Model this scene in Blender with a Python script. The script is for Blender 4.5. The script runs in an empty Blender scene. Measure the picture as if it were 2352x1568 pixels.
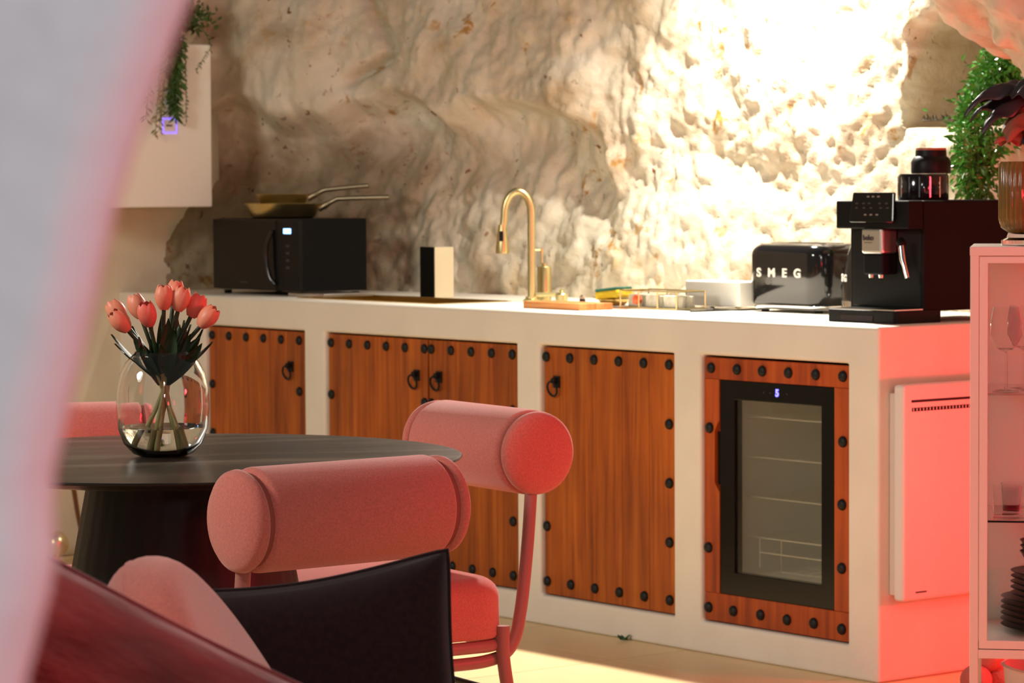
import bpy, bmesh, math, random
import numpy as np
from mathutils import Vector, Matrix, noise as mnoise

random.seed(7)
SC = bpy.context.scene
COL = SC.collection

# ---------------------------------------------------------------- camera
CAM_H, PITCH, ROLL, FPX = 1.2792, 0.05102, -0.00538, 7000.0
cd = bpy.data.cameras.new('camera')
cam = bpy.data.objects.new('camera', cd)
COL.objects.link(cam)
cd.sensor_width = 36.0
cd.lens = FPX / 2352.0 * 36.0
cd.clip_start, cd.clip_end = 0.05, 60
cam.matrix_world = Matrix.Translation((0, 0, CAM_H)) @ Matrix.Rotation(math.pi / 2 - PITCH, 4, 'X') @ Matrix.Rotation(ROLL, 4, 'Z')
cd.dof.use_dof = True
cd.dof.focus_distance = 5.5
cd.dof.aperture_fstop = 12.0
SC.camera = cam

# ---------------------------------------------------------------- counter frame (x along the front to the right, y into the wall)
ANG = 0.66552
O = Vector((0.934, 7.757, 0.0))
UV = Vector((-math.sin(ANG), math.cos(ANG), 0))
VV = Vector((math.cos(ANG), math.sin(ANG), 0))
RZ = ANG - math.pi / 2
def W(u, v, z=0.0):
    return O + UV * u + VV * v + Vector((0, 0, z))

# ---------------------------------------------------------------- world and lamps
SC.view_settings.view_transform = 'Standard'
SC.view_settings.look = 'None'
SC.view_settings.exposure = 0.0
SC.view_settings.gamma = 1.0
SC.view_settings.use_curve_mapping = False
wd = bpy.data.worlds.new('world')
SC.world = wd
wd.use_nodes = True
wd.node_tree.nodes['Background'].inputs[0].default_value = (1.0, 0.98, 0.92, 1)
wd.node_tree.nodes['Background'].inputs[1].default_value = 0.085

def lamp(name, kind, loc, energy, color, target=None, **kw):
    d = bpy.data.lights.new(name, kind)
    d.energy = energy
    d.color = color
    for k, v in kw.items():
        setattr(d, k, v)
    o = bpy.data.objects.new(name, d)
    COL.objects.link(o)
    o.location = loc
    if target is not None:
        o.rotation_euler = (Vector(target) - Vector(loc)).to_track_quat('-Z', 'Y').to_euler()
    return o

WARM = (1.0, 0.94, 0.84)
RED = (1.0, 0.028, 0.048)
# ceiling downlight close to the rock wall above the worktop
lamp('worktop_downlight', 'SPOT', W(1.18, 0.55, 2.27), 235, WARM, W(1.12, 0.56, 0.9), spot_size=math.radians(142), spot_blend=1.0, shadow_soft_size=0.035)
# extra spot added beside the downlight to brighten floor and chairs
lamp('floor_fill_spot', 'SPOT', W(1.30, 0.53, 2.27), 330, WARM, (-0.15, 6.9, 0.0), spot_size=math.radians(78), spot_blend=0.6, shadow_soft_size=0.035)
# soft warm room light on the dining side
lamp('room_lamp', 'AREA', (-3.3, 4.8, 2.6), 90, (1.0, 0.97, 0.88), (-0.2, 8.8, 0.6), shape='DISK', size=0.9)
# red lamp in the corner behind the glass cabinet
lamp('corner_red_lamp', 'POINT', W(-0.95, 0.58, 0.50), 36, RED, shadow_soft_size=0.10)
# red lamp of the lounge, right of the table
lamp('lounge_red_lamp', 'SPOT', (2.25, 4.9, 1.35), 165, RED, (0.55, 6.6, 1.0), spot_size=math.radians(84), spot_blend=0.6, shadow_soft_size=0.15)
# red lamp standing low beside the sofa
lamp('sofa_red_lamp', 'POINT', (1.05, 1.55, 0.85), 36, RED, shadow_soft_size=0.15)
# red point lights added inside the glass cabinet to redden its interior
for z_fill in (1.05, 0.70, 0.42):
    lamp('cabinet_red_fill', 'POINT', (1.44, 6.93, z_fill), 2.2, RED, shadow_soft_size=0.004)
# red lamp on the other side of the sofa
lamp('sofa_side_red_lamp', 'POINT', (-1.7, 3.9, 0.75), 2.5, RED, shadow_soft_size=0.12)
# white fill light added above the sofa for the chair and cushions
lamp('sofa_fill_light', 'POINT', (-0.1, 2.9, 2.35), 42, (1.0, 0.95, 0.88), shadow_soft_size=0.12)
# pale fill light added behind the camera to brighten the curtain
lamp('curtain_fill_light', 'POINT', (0.55, -0.35, 1.75), 56.0, (0.95, 0.97, 0.97), shadow_soft_size=0.15)

# ---------------------------------------------------------------- materials
def lin(r, g, b):
    def f(c):
        c /= 255.0
        return c / 12.92 if c <= 0.04045 else ((c + 0.055) / 1.055) ** 2.4
    return (f(r), f(g), f(b))

MATS = {}
def mat(name, col, rough=0.5, metal=0.0, var=0.0, vscale=8.0, bump=0.0, bscale=40.0, bdist=0.01, stretch=(1, 1, 1), trans=0.0, ior=1.45, emit=None, estr=0.0, sheen=0.0, coat=0.0, spec=0.5, sss=0.0, alpha=1.0):
    m = bpy.data.materials.new(name)
    m.use_nodes = True
    nt = m.node_tree
    N, L = nt.nodes, nt.links
    b = N['Principled BSDF']
    b.inputs['Base Color'].default_value = (*col, 1)
    b.inputs['Roughness'].default_value = rough
    b.inputs['Metallic'].default_value = metal
    b.inputs['IOR'].default_value = ior
    b.inputs['Transmission Weight'].default_value = trans
    b.inputs['Specular IOR Level'].default_value = spec
    b.inputs['Sheen Weight'].default_value = sheen
    b.inputs['Coat Weight'].default_value = coat
    if emit:
        b.inputs['Emission Color'].default_value = (*emit, 1)
        b.inputs['Emission Strength'].default_value = estr
    if sss:
        b.inputs['Subsurface Weight'].default_value = sss
        b.inputs['Subsurface Radius'].default_value = (0.02, 0.01, 0.006)
    if var or bump:
        tc = N.new('ShaderNodeTexCoord')
        mp = N.new('ShaderNodeMapping')
        mp.inputs['Scale'].default_value = stretch
        L.new(tc.outputs['Object'], mp.inputs['Vector'])
    if var:
        n1 = N.new('ShaderNodeTexNoise')
        n1.inputs['Scale'].default_value = vscale
        n1.inputs['Detail'].default_value = 5
        L.new(mp.outputs[0], n1.inputs['Vector'])
        rp = N.new('ShaderNodeValToRGB')
        rp.color_ramp.elements[0].position = 0.3
        rp.color_ramp.elements[1].position = 0.72
        rp.color_ramp.elements[0].color = (*[c * (1 - var) for c in col], 1)
        rp.color_ramp.elements[1].color = (*[min(1, c * (1 + var)) for c in col], 1)
        L.new(n1.outputs[0], rp.inputs[0])
        L.new(rp.outputs[0], b.inputs['Base Color'])
    if bump:
        n2 = N.new('ShaderNodeTexNoise')
        n2.inputs['Scale'].default_value = bscale
        n2.inputs['Detail'].default_value = 4
        L.new(mp.outputs[0], n2.inputs['Vector'])
        bp = N.new('ShaderNodeBump')
        bp.inputs['Strength'].default_value = bump
        bp.inputs['Distance'].default_value = bdist
        L.new(n2.outputs[0], bp.inputs['Height'])
        L.new(bp.outputs[0], b.inputs['Normal'])
    MATS[name] = m
    return m

def wood_mat(name, dark, mid, light, rough=0.5, grain=(22, 22, 1.1), coat=0.0, bump=0.15, spec=0.4):
    m = bpy.data.materials.new(name)
    m.use_nodes = True
    nt = m.node_tree
    N, L = nt.nodes, nt.links
    b = N['Principled BSDF']
    b.inputs['Roughness'].default_value = rough
    b.inputs['Coat Weight'].default_value = coat
    b.inputs['Specular IOR Level'].default_value = spec
    tc = N.new('ShaderNodeTexCoord')
    oi = N.new('ShaderNodeObjectInfo')
    ad = N.new('ShaderNodeVectorMath')
    ad.operation = 'MULTIPLY_ADD'
    ad.inputs[1].default_value = (1, 1, 1)
    cmb = N.new('ShaderNodeCombineXYZ')
    ml = N.new('ShaderNodeMath')
    ml.operation = 'MULTIPLY'
    ml.inputs[1].default_value = 37.0
    L.new(oi.outputs['Random'], ml.inputs[0])
    for i in range(3):
        L.new(ml.outputs[0], cmb.inputs[i])
    L.new(tc.outputs['Object'], ad.inputs[0])
    L.new(cmb.outputs[0], ad.inputs[2])
    mp = N.new('ShaderNodeMapping')
    mp.inputs['Scale'].default_value = grain
    L.new(ad.outputs[0], mp.inputs['Vector'])
    n1 = N.new('ShaderNodeTexNoise')
    n1.inputs['Scale'].default_value = 1.6
    n1.inputs['Detail'].default_value = 6
    n1.inputs['Roughness'].default_value = 0.62
    n1.inputs['Distortion'].default_value = 0.5
    L.new(mp.outputs[0], n1.inputs['Vector'])
    rp = N.new('ShaderNodeValToRGB')
    e = rp.color_ramp.elements
    e[0].position, e[1].position = 0.28, 0.75
    e[0].color, e[1].color = (*dark, 1), (*light, 1)
    k = e.new(0.5)
    k.color = (*mid, 1)
    L.new(n1.outputs[0], rp.inputs[0])
    # slow variation and a plank to plank shift
    n3 = N.new('ShaderNodeTexNoise')
    n3.inputs['Scale'].default_value = 3.2
    n3.inputs['Detail'].default_value = 3
    L.new(ad.outputs[0], n3.inputs['Vector'])
    mr = N.new('ShaderNodeMapRange')
    mr.inputs[1].default_value, mr.inputs[2].default_value = 0.3, 0.7
    mr.inputs[3].default_value, mr.inputs[4].default_value = 0.78, 1.15
    L.new(n3.outputs[0], mr.inputs[0])
    mr2 = N.new('ShaderNodeMapRange')
    mr2.inputs[3].default_value, mr2.inputs[4].default_value = 0.9, 1.1
    L.new(oi.outputs['Random'], mr2.inputs[0])
    mm = N.new('ShaderNodeMath')
    mm.operation = 'MULTIPLY'
    L.new(mr.outputs[0], mm.inputs[0])
    L.new(mr2.outputs[0], mm.inputs[1])
    vm = N.new('ShaderNodeVectorMath')
    vm.operation = 'SCALE'
    L.new(rp.outputs[0], vm.inputs[0])
    L.new(mm.outputs[0], vm.inputs['Scale'])
    L.new(vm.outputs[0], b.inputs['Base Color'])
    bp = N.new('ShaderNodeBump')
    bp.inputs['Strength'].default_value = bump
    bp.inputs['Distance'].default_value = 0.003
    L.new(n1.outputs[0], bp.inputs['Height'])
    L.new(bp.outputs[0], b.inputs['Normal'])
    MATS[name] = m
    return m

def rock_mat(name, base, light, dark, spots=True):
    m = bpy.data.materials.new(name)
    m.use_nodes = True
    nt = m.node_tree
    N, L = nt.nodes, nt.links
    b = N['Principled BSDF']
    b.inputs['Roughness'].default_value = 0.5
    b.inputs['Specular IOR Level'].default_value = 0.5
    tc = N.new('ShaderNodeTexCoord')
    def noise(scale, detail=6, rough=0.55, dist=0.0):
        n = N.new('ShaderNodeTexNoise')
        n.inputs['Scale'].default_value = scale
        n.inputs['Detail'].default_value = detail
        n.inputs['Roughness'].default_value = rough
        n.inputs['Distortion'].default_value = dist
        L.new(tc.outputs['Object'], n.inputs['Vector'])
        return n
    n1 = noise(3.2, 7, 0.6, 0.6)
    rp = N.new('ShaderNodeValToRGB')
    e = rp.color_ramp.elements
    e[0].position, e[1].position = 0.3, 0.72
    e[0].color, e[1].color = (*dark, 1), (*light, 1)
    k = e.new(0.5)
    k.color = (*base, 1)
    L.new(n1.outputs[0], rp.inputs[0])
    cur = rp.outputs[0]
    if spots:
        for sc, lo, hi, colr, msc in ((12, 0.60, 0.67, lin(180, 132, 62), 1.9), (26, 0.63, 0.68, lin(122, 70, 34), 2.6), (6, 0.58, 0.72, lin(205, 172, 112), 1.3)):
            n2 = noise(sc, 5, 0.6, 0.4)
            n3 = noise(msc, 2)
            a = N.new('ShaderNodeMapRange')
            a.inputs[1].default_value, a.inputs[2].default_value = lo, hi
            L.new(n2.outputs[0], a.inputs[0])
            c = N.new('ShaderNodeMapRange')
            c.inputs[1].default_value, c.inputs[2].default_value = 0.44, 0.58
            L.new(n3.outputs[0], c.inputs[0])
            mu = N.new('ShaderNodeMath')
            mu.operation = 'MULTIPLY'
            L.new(a.outputs[0], mu.inputs[0])
            L.new(c.outputs[0], mu.inputs[1])
            mx = N.new('ShaderNodeMix')
            mx.data_type = 'RGBA'
            L.new(mu.outputs[0], mx.inputs['Factor'])
            L.new(cur, mx.inputs[6])
            mx.inputs[7].default_value = (*colr, 1)
            cur = mx.outputs[2]
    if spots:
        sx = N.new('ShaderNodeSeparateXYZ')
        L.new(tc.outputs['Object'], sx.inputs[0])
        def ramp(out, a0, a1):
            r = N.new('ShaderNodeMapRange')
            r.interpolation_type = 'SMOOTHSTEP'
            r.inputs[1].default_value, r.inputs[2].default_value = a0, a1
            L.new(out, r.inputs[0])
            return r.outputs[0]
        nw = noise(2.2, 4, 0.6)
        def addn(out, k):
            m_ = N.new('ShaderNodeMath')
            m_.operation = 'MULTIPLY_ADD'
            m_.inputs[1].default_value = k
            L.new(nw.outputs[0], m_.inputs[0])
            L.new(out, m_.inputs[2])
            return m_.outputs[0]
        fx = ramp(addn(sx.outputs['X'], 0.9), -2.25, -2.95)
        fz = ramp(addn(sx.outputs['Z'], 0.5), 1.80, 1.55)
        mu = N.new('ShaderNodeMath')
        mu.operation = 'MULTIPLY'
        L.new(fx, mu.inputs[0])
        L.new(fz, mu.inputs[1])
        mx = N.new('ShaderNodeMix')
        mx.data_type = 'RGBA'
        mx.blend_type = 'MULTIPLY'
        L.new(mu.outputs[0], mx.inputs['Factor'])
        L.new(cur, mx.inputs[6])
        mx.inputs[7].default_value = (0.42, 0.36, 0.28, 1)  # browner stone at lower left, with shade under the overhang painted in
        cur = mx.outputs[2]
    L.new(cur, b.inputs['Base Color'])
    nb = noise(34, 8, 0.65, 0.2)
    bp = N.new('ShaderNodeBump')
    bp.inputs['Strength'].default_value = 0.55
    bp.inputs['Distance'].default_value = 0.012
    L.new(nb.outputs[0], bp.inputs['Height'])
    L.new(bp.outputs[0], b.inputs['Normal'])
    MATS[name] = m
    return m

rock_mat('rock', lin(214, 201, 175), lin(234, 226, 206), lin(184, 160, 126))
rock_mat('rock_plain', lin(214, 190, 160), lin(226, 206, 180), lin(190, 160, 128), spots=False)
mat('plaster', lin(231, 222, 206), 0.75, var=0.05, vscale=5, bump=0.12, bscale=25)
mat('limewash', lin(212, 210, 184), 0.85, var=0.09, vscale=4, bump=0.3, bscale=12)
wood_mat('door_wood', lin(122, 52, 11), lin(168, 82, 18), lin(194, 106, 30), 0.5)
wood_mat('frame_wood', lin(124, 46, 13), lin(164, 68, 19), lin(188, 88, 28), 0.5)
wood_mat('table_wood', lin(22, 18, 15), lin(42, 36, 30), lin(118, 108, 92), 0.30, grain=(0.7, 6.5, 6.5), bump=0.08, spec=0.18)
wood_mat('dark_wood', lin(20, 14, 13), lin(30, 21, 19), lin(40, 29, 25), 0.5, grain=(26, 26, 1.2))
wood_mat('board_wood', lin(150, 88, 42), lin(190, 120, 62), lin(212, 150, 90), 0.5, grain=(2, 26, 26))
mat('iron', lin(26, 25, 26), 0.5, 0.35)
mat('black_plastic', lin(19, 18, 17), 0.45, spec=0.2)
mat('black_satin', lin(17, 16, 15), 0.6, spec=0.12)
mat('black_gloss', lin(22, 20, 20), 0.12, coat=0.4)
mat('black_panel', lin(13, 13, 13), 0.15, spec=0.25)
mat('chrome', (0.82, 0.82, 0.82), 0.12, 1.0)
mat('brushed_steel', (0.62, 0.59, 0.55), 0.33, 1.0)
mat('brass', (0.62, 0.52, 0.25), 0.32, 1.0)
mat('brass_dark', (0.55, 0.37, 0.12), 0.28, 1.0)
mat('pan_handle', (0.34, 0.27, 0.17), 0.38, 1.0)
mat('pan_coat', lin(34, 26, 18), 0.35, 0.2)
mat('white_enamel', lin(240, 240, 232), 0.32)
mat('white_metal', lin(214, 202, 188), 0.42)
mat('heater_white', lin(224, 216, 206), 0.4)
mat('slot_dark', lin(26, 8, 8), 0.7)
mat('pink_fabric', lin(204, 112, 98), 0.95, var=0.14, vscale=260, bump=0.5, bscale=420, bdist=0.0012, sheen=0.3)
mat('pink_frame', lin(172, 112, 104), 0.4)
mat('welt', lin(150, 78, 66), 0.9)
mat('dark_velvet', lin(38, 25, 25), 0.95, var=0.2, vscale=120, bump=0.3, bscale=300, bdist=0.001, sheen=0.08, spec=0.15)
mat('brown_velvet', lin(112, 30, 26), 0.85, var=0.55, vscale=7, bump=0.7, bscale=14, bdist=0.012, stretch=(1, 1, 2.5), sheen=0.25)
mat('sofa_fabric', lin(92, 74, 66), 0.9, var=0.1, vscale=60, bump=0.5, bscale=220)
mat('curtain_cloth', lin(222, 214, 220), 0.9, bump=0.25, bscale=60, sheen=0.2)
cm_ = MATS['curtain_cloth'].node_tree
tr_n = cm_.nodes.new('ShaderNodeBsdfTranslucent')
tr_n.inputs[0].default_value = (0.72, 0.68, 0.70, 1)
mxs = cm_.nodes.new('ShaderNodeMixShader')
mxs.inputs[0].default_value = 0.05
cm_.links.new(cm_.nodes['Principled BSDF'].outputs[0], mxs.inputs[1])
cm_.links.new(tr_n.outputs[0], mxs.inputs[2])
cm_.links.new(mxs.outputs[0], cm_.nodes['Material Output'].inputs[0])
mat('glass', (0.97, 0.985, 0.98), 0.0, trans=1.0, ior=1.45)
mat('thin_glass', (0.98, 0.97, 0.96), 0.0, trans=1.0, ior=1.12)
mat('cooler_glass', (0.90, 0.92, 0.90), 0.04, trans=1.0, ior=1.35)
mat('water', (0.98, 0.99, 0.98), 0.0, trans=1.0, ior=1.33)
mat('amber_glass', (0.42, 0.25, 0.07), 0.12, trans=0.7, ior=1.45)
mat('petal', lin(232, 142, 112), 0.45, var=0.12, vscale=30, sss=0.15)
mat('petal_pink', lin(236, 116, 98), 0.45, var=0.1, vscale=30, sss=0.15)
mat('tulip_leaf', lin(36, 56, 26), 0.5, var=0.3, vscale=30)
mat('stem_pale', lin(158, 150, 92), 0.5)
mat('leaf_green', lin(82, 150, 54), 0.2, var=0.4, vscale=25)
mat('fern_green', lin(72, 104, 46), 0.5, var=0.3, vscale=25)
mat('fern_pale', lin(150, 146, 96), 0.55, var=0.2, vscale=25)
mat('terracotta', lin(196, 92, 36), 0.7, var=0.1)
mat('dark_leaf', lin(54, 42, 42), 0.38, var=0.25, vscale=20)
mat('copper_leaf', lin(150, 88, 66), 0.5)
mat('twig', lin(66, 58, 42), 0.8)
mat('tile', lin(234, 204, 152), 0.38, var=0.06, vscale=2.2, bump=0.04, bscale=20)
mat('grout', lin(196, 172, 134), 0.9)
mat('cooler_inside', lin(226, 224, 212), 0.5)
mat('wire', lin(226, 220, 200), 0.35, 0.3)
mat('led_blue', (0.2, 0.25, 1.0), 0.4, emit=(0.10, 0.09, 1.0), estr=5.0)
mat('led_violet', (0.3, 0.25, 1.0), 0.4, emit=(0.22, 0.14, 1.0), estr=1.6)
mat('led_display', (0.4, 0.6, 1.0), 0.4, emit=(0.22, 0.46, 1.0), estr=4.5)
mat('print_grey', lin(128, 120, 112), 0.5)
mat('print_dark', lin(58, 50, 48), 0.6)
mat('print_white', lin(225, 220, 212), 0.4)
mat('cream_box', lin(208, 192, 158), 0.6)
mat('paper_white', lin(240, 236, 226), 0.8)
mat('sponge_yellow', lin(218, 186, 44), 0.95, bump=0.6, bscale=120)
mat('sponge_green', lin(52, 112, 92), 0.95, bump=0.8, bscale=200)
mat('tea_sachet', lin(214, 208, 190), 0.6, var=0.25, vscale=40)
mat('tea_red', lin(206, 84, 44), 0.6)
mat('hob_glass', lin(18, 20, 20), 0.06)
mat('plate_dark', lin(44, 34, 34), 0.4)
mat('bag_cloth', lin(206, 178, 172), 0.85, var=0.05)
mat('yarn', lin(205, 120, 110), 0.9, bump=0.5, bscale=120)
mat('cord', lin(108, 74, 40), 0.8)
mat('weed', lin(44, 84, 44), 0.6)

# ---------------------------------------------------------------- mesh builder
class MB:
    def __init__(s):
        s.v, s.f = [], []
    def add(s, vs, fs):
        k = len(s.v)
        s.v += [tuple(p) for p in vs]
        s.f += [tuple(i + k for i in f) for f in fs]
        return s
    def box(s, x0, x1, y0, y1, z0, z1):
        return s.add([(x, y, z) for z in (z0, z1) for y in (y0, y1) for x in (x0, x1)],
                     [(0, 2, 3, 1), (4, 5, 7, 6), (0, 1, 5, 4), (2, 6, 7, 3), (0, 4, 6, 2), (1, 3, 7, 5)])
    def lathe(s, prof, seg=32, c=(0, 0, 0), rib=None):
        vs, fs, rings = [], [], []
        for r, z in prof:
            if r < 1e-6:
                rings.append([len(vs)])
                vs.append((c[0], c[1], c[2] + z))
            else:
                rings.append(list(range(len(vs), len(vs) + seg)))
                for i in range(seg):
                    a = 2 * math.pi * i / seg
                    q = r * (rib(a, z) if rib else 1)
                    vs.append((c[0] + q * math.cos(a), c[1] + q * math.sin(a), c[2] + z))
        for A, B in zip(rings[:-1], rings[1:]):
            for i in range(seg):
                j = (i + 1) % seg
                if len(A) == 1 and len(B) == 1:
                    continue
                if len(A) == 1:
                    fs.append((A[0], B[j], B[i]))
                elif len(B) == 1:
                    fs.append((A[i], A[j], B[0]))
                else:
                    fs.append((A[i], A[j], B[j], B[i]))
        return s.add(vs, fs)
    def tube(s, pts, r, seg=10, closed=False, cap=True):
        P = [Vector(p) for p in pts]
        n = len(P)
        R = r if isinstance(r, (list, tuple)) else [r] * n
        up = None
        vs, fs = [], []
        for i in range(n):
            a = P[i - 1] if (i > 0 or closed) else P[i]
            b = P[(i + 1) % n] if (i < n - 1 or closed) else P[i]
            t = (b - a).normalized()
            if up is None:
                up = Vector((0, 0, 1)) if abs(t.z) < 0.9 else Vector((1, 0, 0))
            x = (up - t * up.dot(t))
            x = x.normalized() if x.length > 1e-5 else t.orthogonal().normalized()
            y = t.cross(x)
            up = x
            for k in range(seg):
                g = 2 * math.pi * k / seg
                vs.append(P[i] + (x * math.cos(g) + y * math.sin(g)) * R[i])
        m = n if closed else n - 1
        for i in range(m):
            j = (i + 1) % n
            for k in range(seg):
                l = (k + 1) % seg
                fs.append((i * seg + k, i * seg + l, j * seg + l, j * seg + k))
        if cap and not closed:
            fs.append(tuple(range(seg - 1, -1, -1)))
            fs.append(tuple((n - 1) * seg + k for k in range(seg)))
        return s.add(vs, fs)
    def prism(s, poly, a0, a1, axis='y'):
        n = len(poly)
        def p(q, a):
            return (q[0], a, q[1]) if axis == 'y' else ((q[0], q[1], a) if axis == 'z' else (a, q[0], q[1]))
        vs = [p(q, a0) for q in poly] + [p(q, a1) for q in poly]
        fs = [tuple(range(n)), tuple(range(2 * n - 1, n - 1, -1))]
        fs += [(i, n + i, n + (i + 1) % n, (i + 1) % n) for i in range(n)]
        return s.add(vs, fs)
    def grid(s, f, nu, nv):
        vs = [f(i / nu, j / nv) for j in range(nv + 1) for i in range(nu + 1)]
        fs = [(j * (nu + 1) + i, j * (nu + 1) + i + 1, (j + 1) * (nu + 1) + i + 1, (j + 1) * (nu + 1) + i) for j in range(nv) for i in range(nu)]
        return s.add(vs, fs)
    def mesh(s, name, m, smooth=None):
        me = bpy.data.meshes.new(name)
        me.from_pydata(s.v, [], s.f)
        bm = bmesh.new()
        bm.from_mesh(me)
        bmesh.ops.recalc_face_normals(bm, faces=bm.faces)
        bm.to_mesh(me)
        bm.free()
        me.materials.append(MATS[m])
        if smooth is not None:
            me.shade_smooth()
            me.set_sharp_from_angle(angle=smooth)
        return me
    def obj(s, name, m, parent=None, loc=None, rot=None, smooth=None, bev=0.0, seg=2, center=False, solid=0.0, sub=0):
        if center and s.v:
            c = [sum(p[i] for p in s.v) / len(s.v) for i in range(3)]
            s.v = [(p[0] - c[0], p[1] - c[1], p[2] - c[2]) for p in s.v]
            loc = Vector(c) if loc is None else Vector(loc) + Vector(c)
        return link(name, s.mesh(name, m, smooth), parent, loc, rot, bev, seg, solid, sub)

def link(name, me, parent=None, loc=None, rot=None, bev=0.0, seg=2, solid=0.0, sub=0):
    o = bpy.data.objects.new(name, me)
    COL.objects.link(o)
    if parent:
        o.parent = parent
    if loc is not None:
        o.location = loc
    if rot is not None:
        o.rotation_euler = rot
    if solid:
        md = o.modifiers.new('solid', 'SOLIDIFY')
        md.thickness = solid
        md.offset = 0
    if bev:
        md = o.modifiers.new('bevel', 'BEVEL')
        md.width = bev
        md.segments = seg
        md.limit_method = 'ANGLE'
        md.angle_limit = 0.7
    if sub:
        md = o.modifiers.new('sub', 'SUBSURF')
        md.levels = md.render_levels = sub
    return o

def tag(o, label, cat, group=None):
    o['label'] = label
    o['category'] = cat
    if group:
        o['group'] = group
    return o

def thing(name, label, cat, loc=(0, 0, 0), rz=0.0, group=None, rot=None):
    o = bpy.data.objects.new(name, None)
    COL.objects.link(o)
    o.empty_display_size = 0.05
    o.location = loc
    o.rotation_euler = rot if rot else (0, 0, rz)
    return tag(o, label, cat, group)

def copy_tree(o, parent=None):
    c = o.copy()
    COL.objects.link(c)
    c.parent = parent
    for ch in [k for k in o.children]:
        copy_tree(ch, c)
    return c

def catmull(P, n=8):
    P = [Vector(p) for p in P]
    P = [P[0] * 2 - P[1]] + P + [P[-1] * 2 - P[-2]]
    out = []
    for i in range(1, len(P) - 2):
        a, b, c, d = P[i - 1:i + 3]
        for k in range(n):
            t = k / n
            out.append(0.5 * ((2 * b) + (c - a) * t + (2 * a - 5 * b + 4 * c - d) * t * t + (3 * b - a - 3 * c + d) * t ** 3))
    out.append(P[-2])
    return out

def text(name, body, size, m, parent, loc, rot, bold=0.0, sx=1.0, depth=0.0006):
    cu = bpy.data.curves.new(name, 'FONT')
    cu.body = body
    cu.size = size
    cu.align_x, cu.align_y = 'CENTER', 'CENTER'
    cu.extrude = depth
    cu.offset = bold
    t = bpy.data.objects.new('tmp_text', cu)
    COL.objects.link(t)
    bpy.context.view_layer.update()
    me = bpy.data.meshes.new_from_object(t.evaluated_get(bpy.context.evaluated_depsgraph_get()))
    bpy.data.objects.remove(t)
    for p in me.vertices:
        p.co.x *= sx
    me.name = name
    me.materials.clear()
    me.materials.append(MATS[m])
    return link(name, me, parent, loc, rot)

FRONT = (math.pi / 2, 0, 0)      # text facing -y

def voxmesh(xs, ys, zs, solid):
    """solid cells of an uneven grid -> one closed skin"""
    nx, ny, nz = len(xs) - 1, len(ys) - 1, len(zs) - 1
    S = {(i, j, k) for i in range(nx) for j in range(ny) for k in range(nz)
         if solid((xs[i] + xs[i + 1]) / 2, (ys[j] + ys[j + 1]) / 2, (zs[k] + zs[k + 1]) / 2)}
    vid, vs, fs = {}, [], []
    def V(i, j, k):
        if (i, j, k) not in vid:
            vid[(i, j, k)] = len(vs)
            vs.append((xs[i], ys[j], zs[k]))
        return vid[(i, j, k)]
    D = [((1, 0, 0), [(1, 0, 0), (1, 1, 0), (1, 1, 1), (1, 0, 1)]), ((-1, 0, 0), [(0, 0, 0), (0, 0, 1), (0, 1, 1), (0, 1, 0)]),
         ((0, 1, 0), [(0, 1, 0), (0, 1, 1), (1, 1, 1), (1, 1, 0)]), ((0, -1, 0), [(0, 0, 0), (1, 0, 0), (1, 0, 1), (0, 0, 1)]),
         ((0, 0, 1), [(0, 0, 1), (1, 0, 1), (1, 1, 1), (0, 1, 1)]), ((0, 0, -1), [(0, 0, 0), (0, 1, 0), (1, 1, 0), (1, 0, 0)])]
    for c in S:
        for d, q in D:
            if tuple(a + b for a, b in zip(c, d)) not in S:
                fs.append(tuple(V(c[0] + a, c[1] + b, c[2] + e) for a, b, e in q))
    m = MB()
    m.add(vs, fs)
    return m

# ---------------------------------------------------------------- numpy noise for the rock
def _h(ix, iy, seed):
    n = (ix.astype(np.int64) * 374761393 + iy.astype(np.int64) * 668265263 + seed * 144665) & 0x7fffffff
    n = ((n ^ (n >> 13)) * 1274126177) & 0x7fffffff
    return (n ^ (n >> 16)) & 0xffff
def perlin(x, y, seed=0):
    x0, y0 = np.floor(x), np.floor(y)
    fx, fy = x - x0, y - y0
    u, v = fx ** 3 * (fx * (fx * 6 - 15) + 10), fy ** 3 * (fy * (fy * 6 - 15) + 10)
    def g(ix, iy, dx, dy):
        a = _h(ix, iy, seed) / 65536.0 * 2 * np.pi
        return np.cos(a) * dx + np.sin(a) * dy
    n00, n10 = g(x0, y0, fx, fy), g(x0 + 1, y0, fx - 1, fy)
    n01, n11 = g(x0, y0 + 1, fx, fy - 1), g(x0 + 1, y0 + 1, fx - 1, fy - 1)
    return ((n00 * (1 - u) + n10 * u) * (1 - v) + (n01 * (1 - u) + n11 * u) * v) * 1.5
def fbm(x, y, o=4, seed=0, gain=0.5):
    s, a = 0, 1.0
    for i in range(o):
        s = s + a * perlin(x * 2 ** i, y * 2 ** i, seed + i * 17)
        a *= gain
    return s
def sstep(a, b, x):
    t = np.clip((x - a) / (b - a), 0, 1)
    return t * t * (3 - 2 * t)

# ================================================================ SETTING
def structure(o):
    o['kind'] = 'structure'
    return o

# floor: slab with tiles, aligned with the counter
fl = structure(MB().box(-5.6, 3.6, -9.2, 1.4, -0.10, -0.004).obj('floor', 'grout', loc=O, rot=(0, 0, RZ)))
T = 0.62
tile_me = MB().box(-T / 2 + 0.0016, T / 2 - 0.0016, -T / 2 + 0.0016, T / 2 - 0.0016, -0.012, 0).mesh('tile', 'tile')
for i in range(-9, 6):
    for j in range(-14, 2):
        link('tile', tile_me, fl, (i * T + 0.19, j * T + 0.05, 0))

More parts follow.
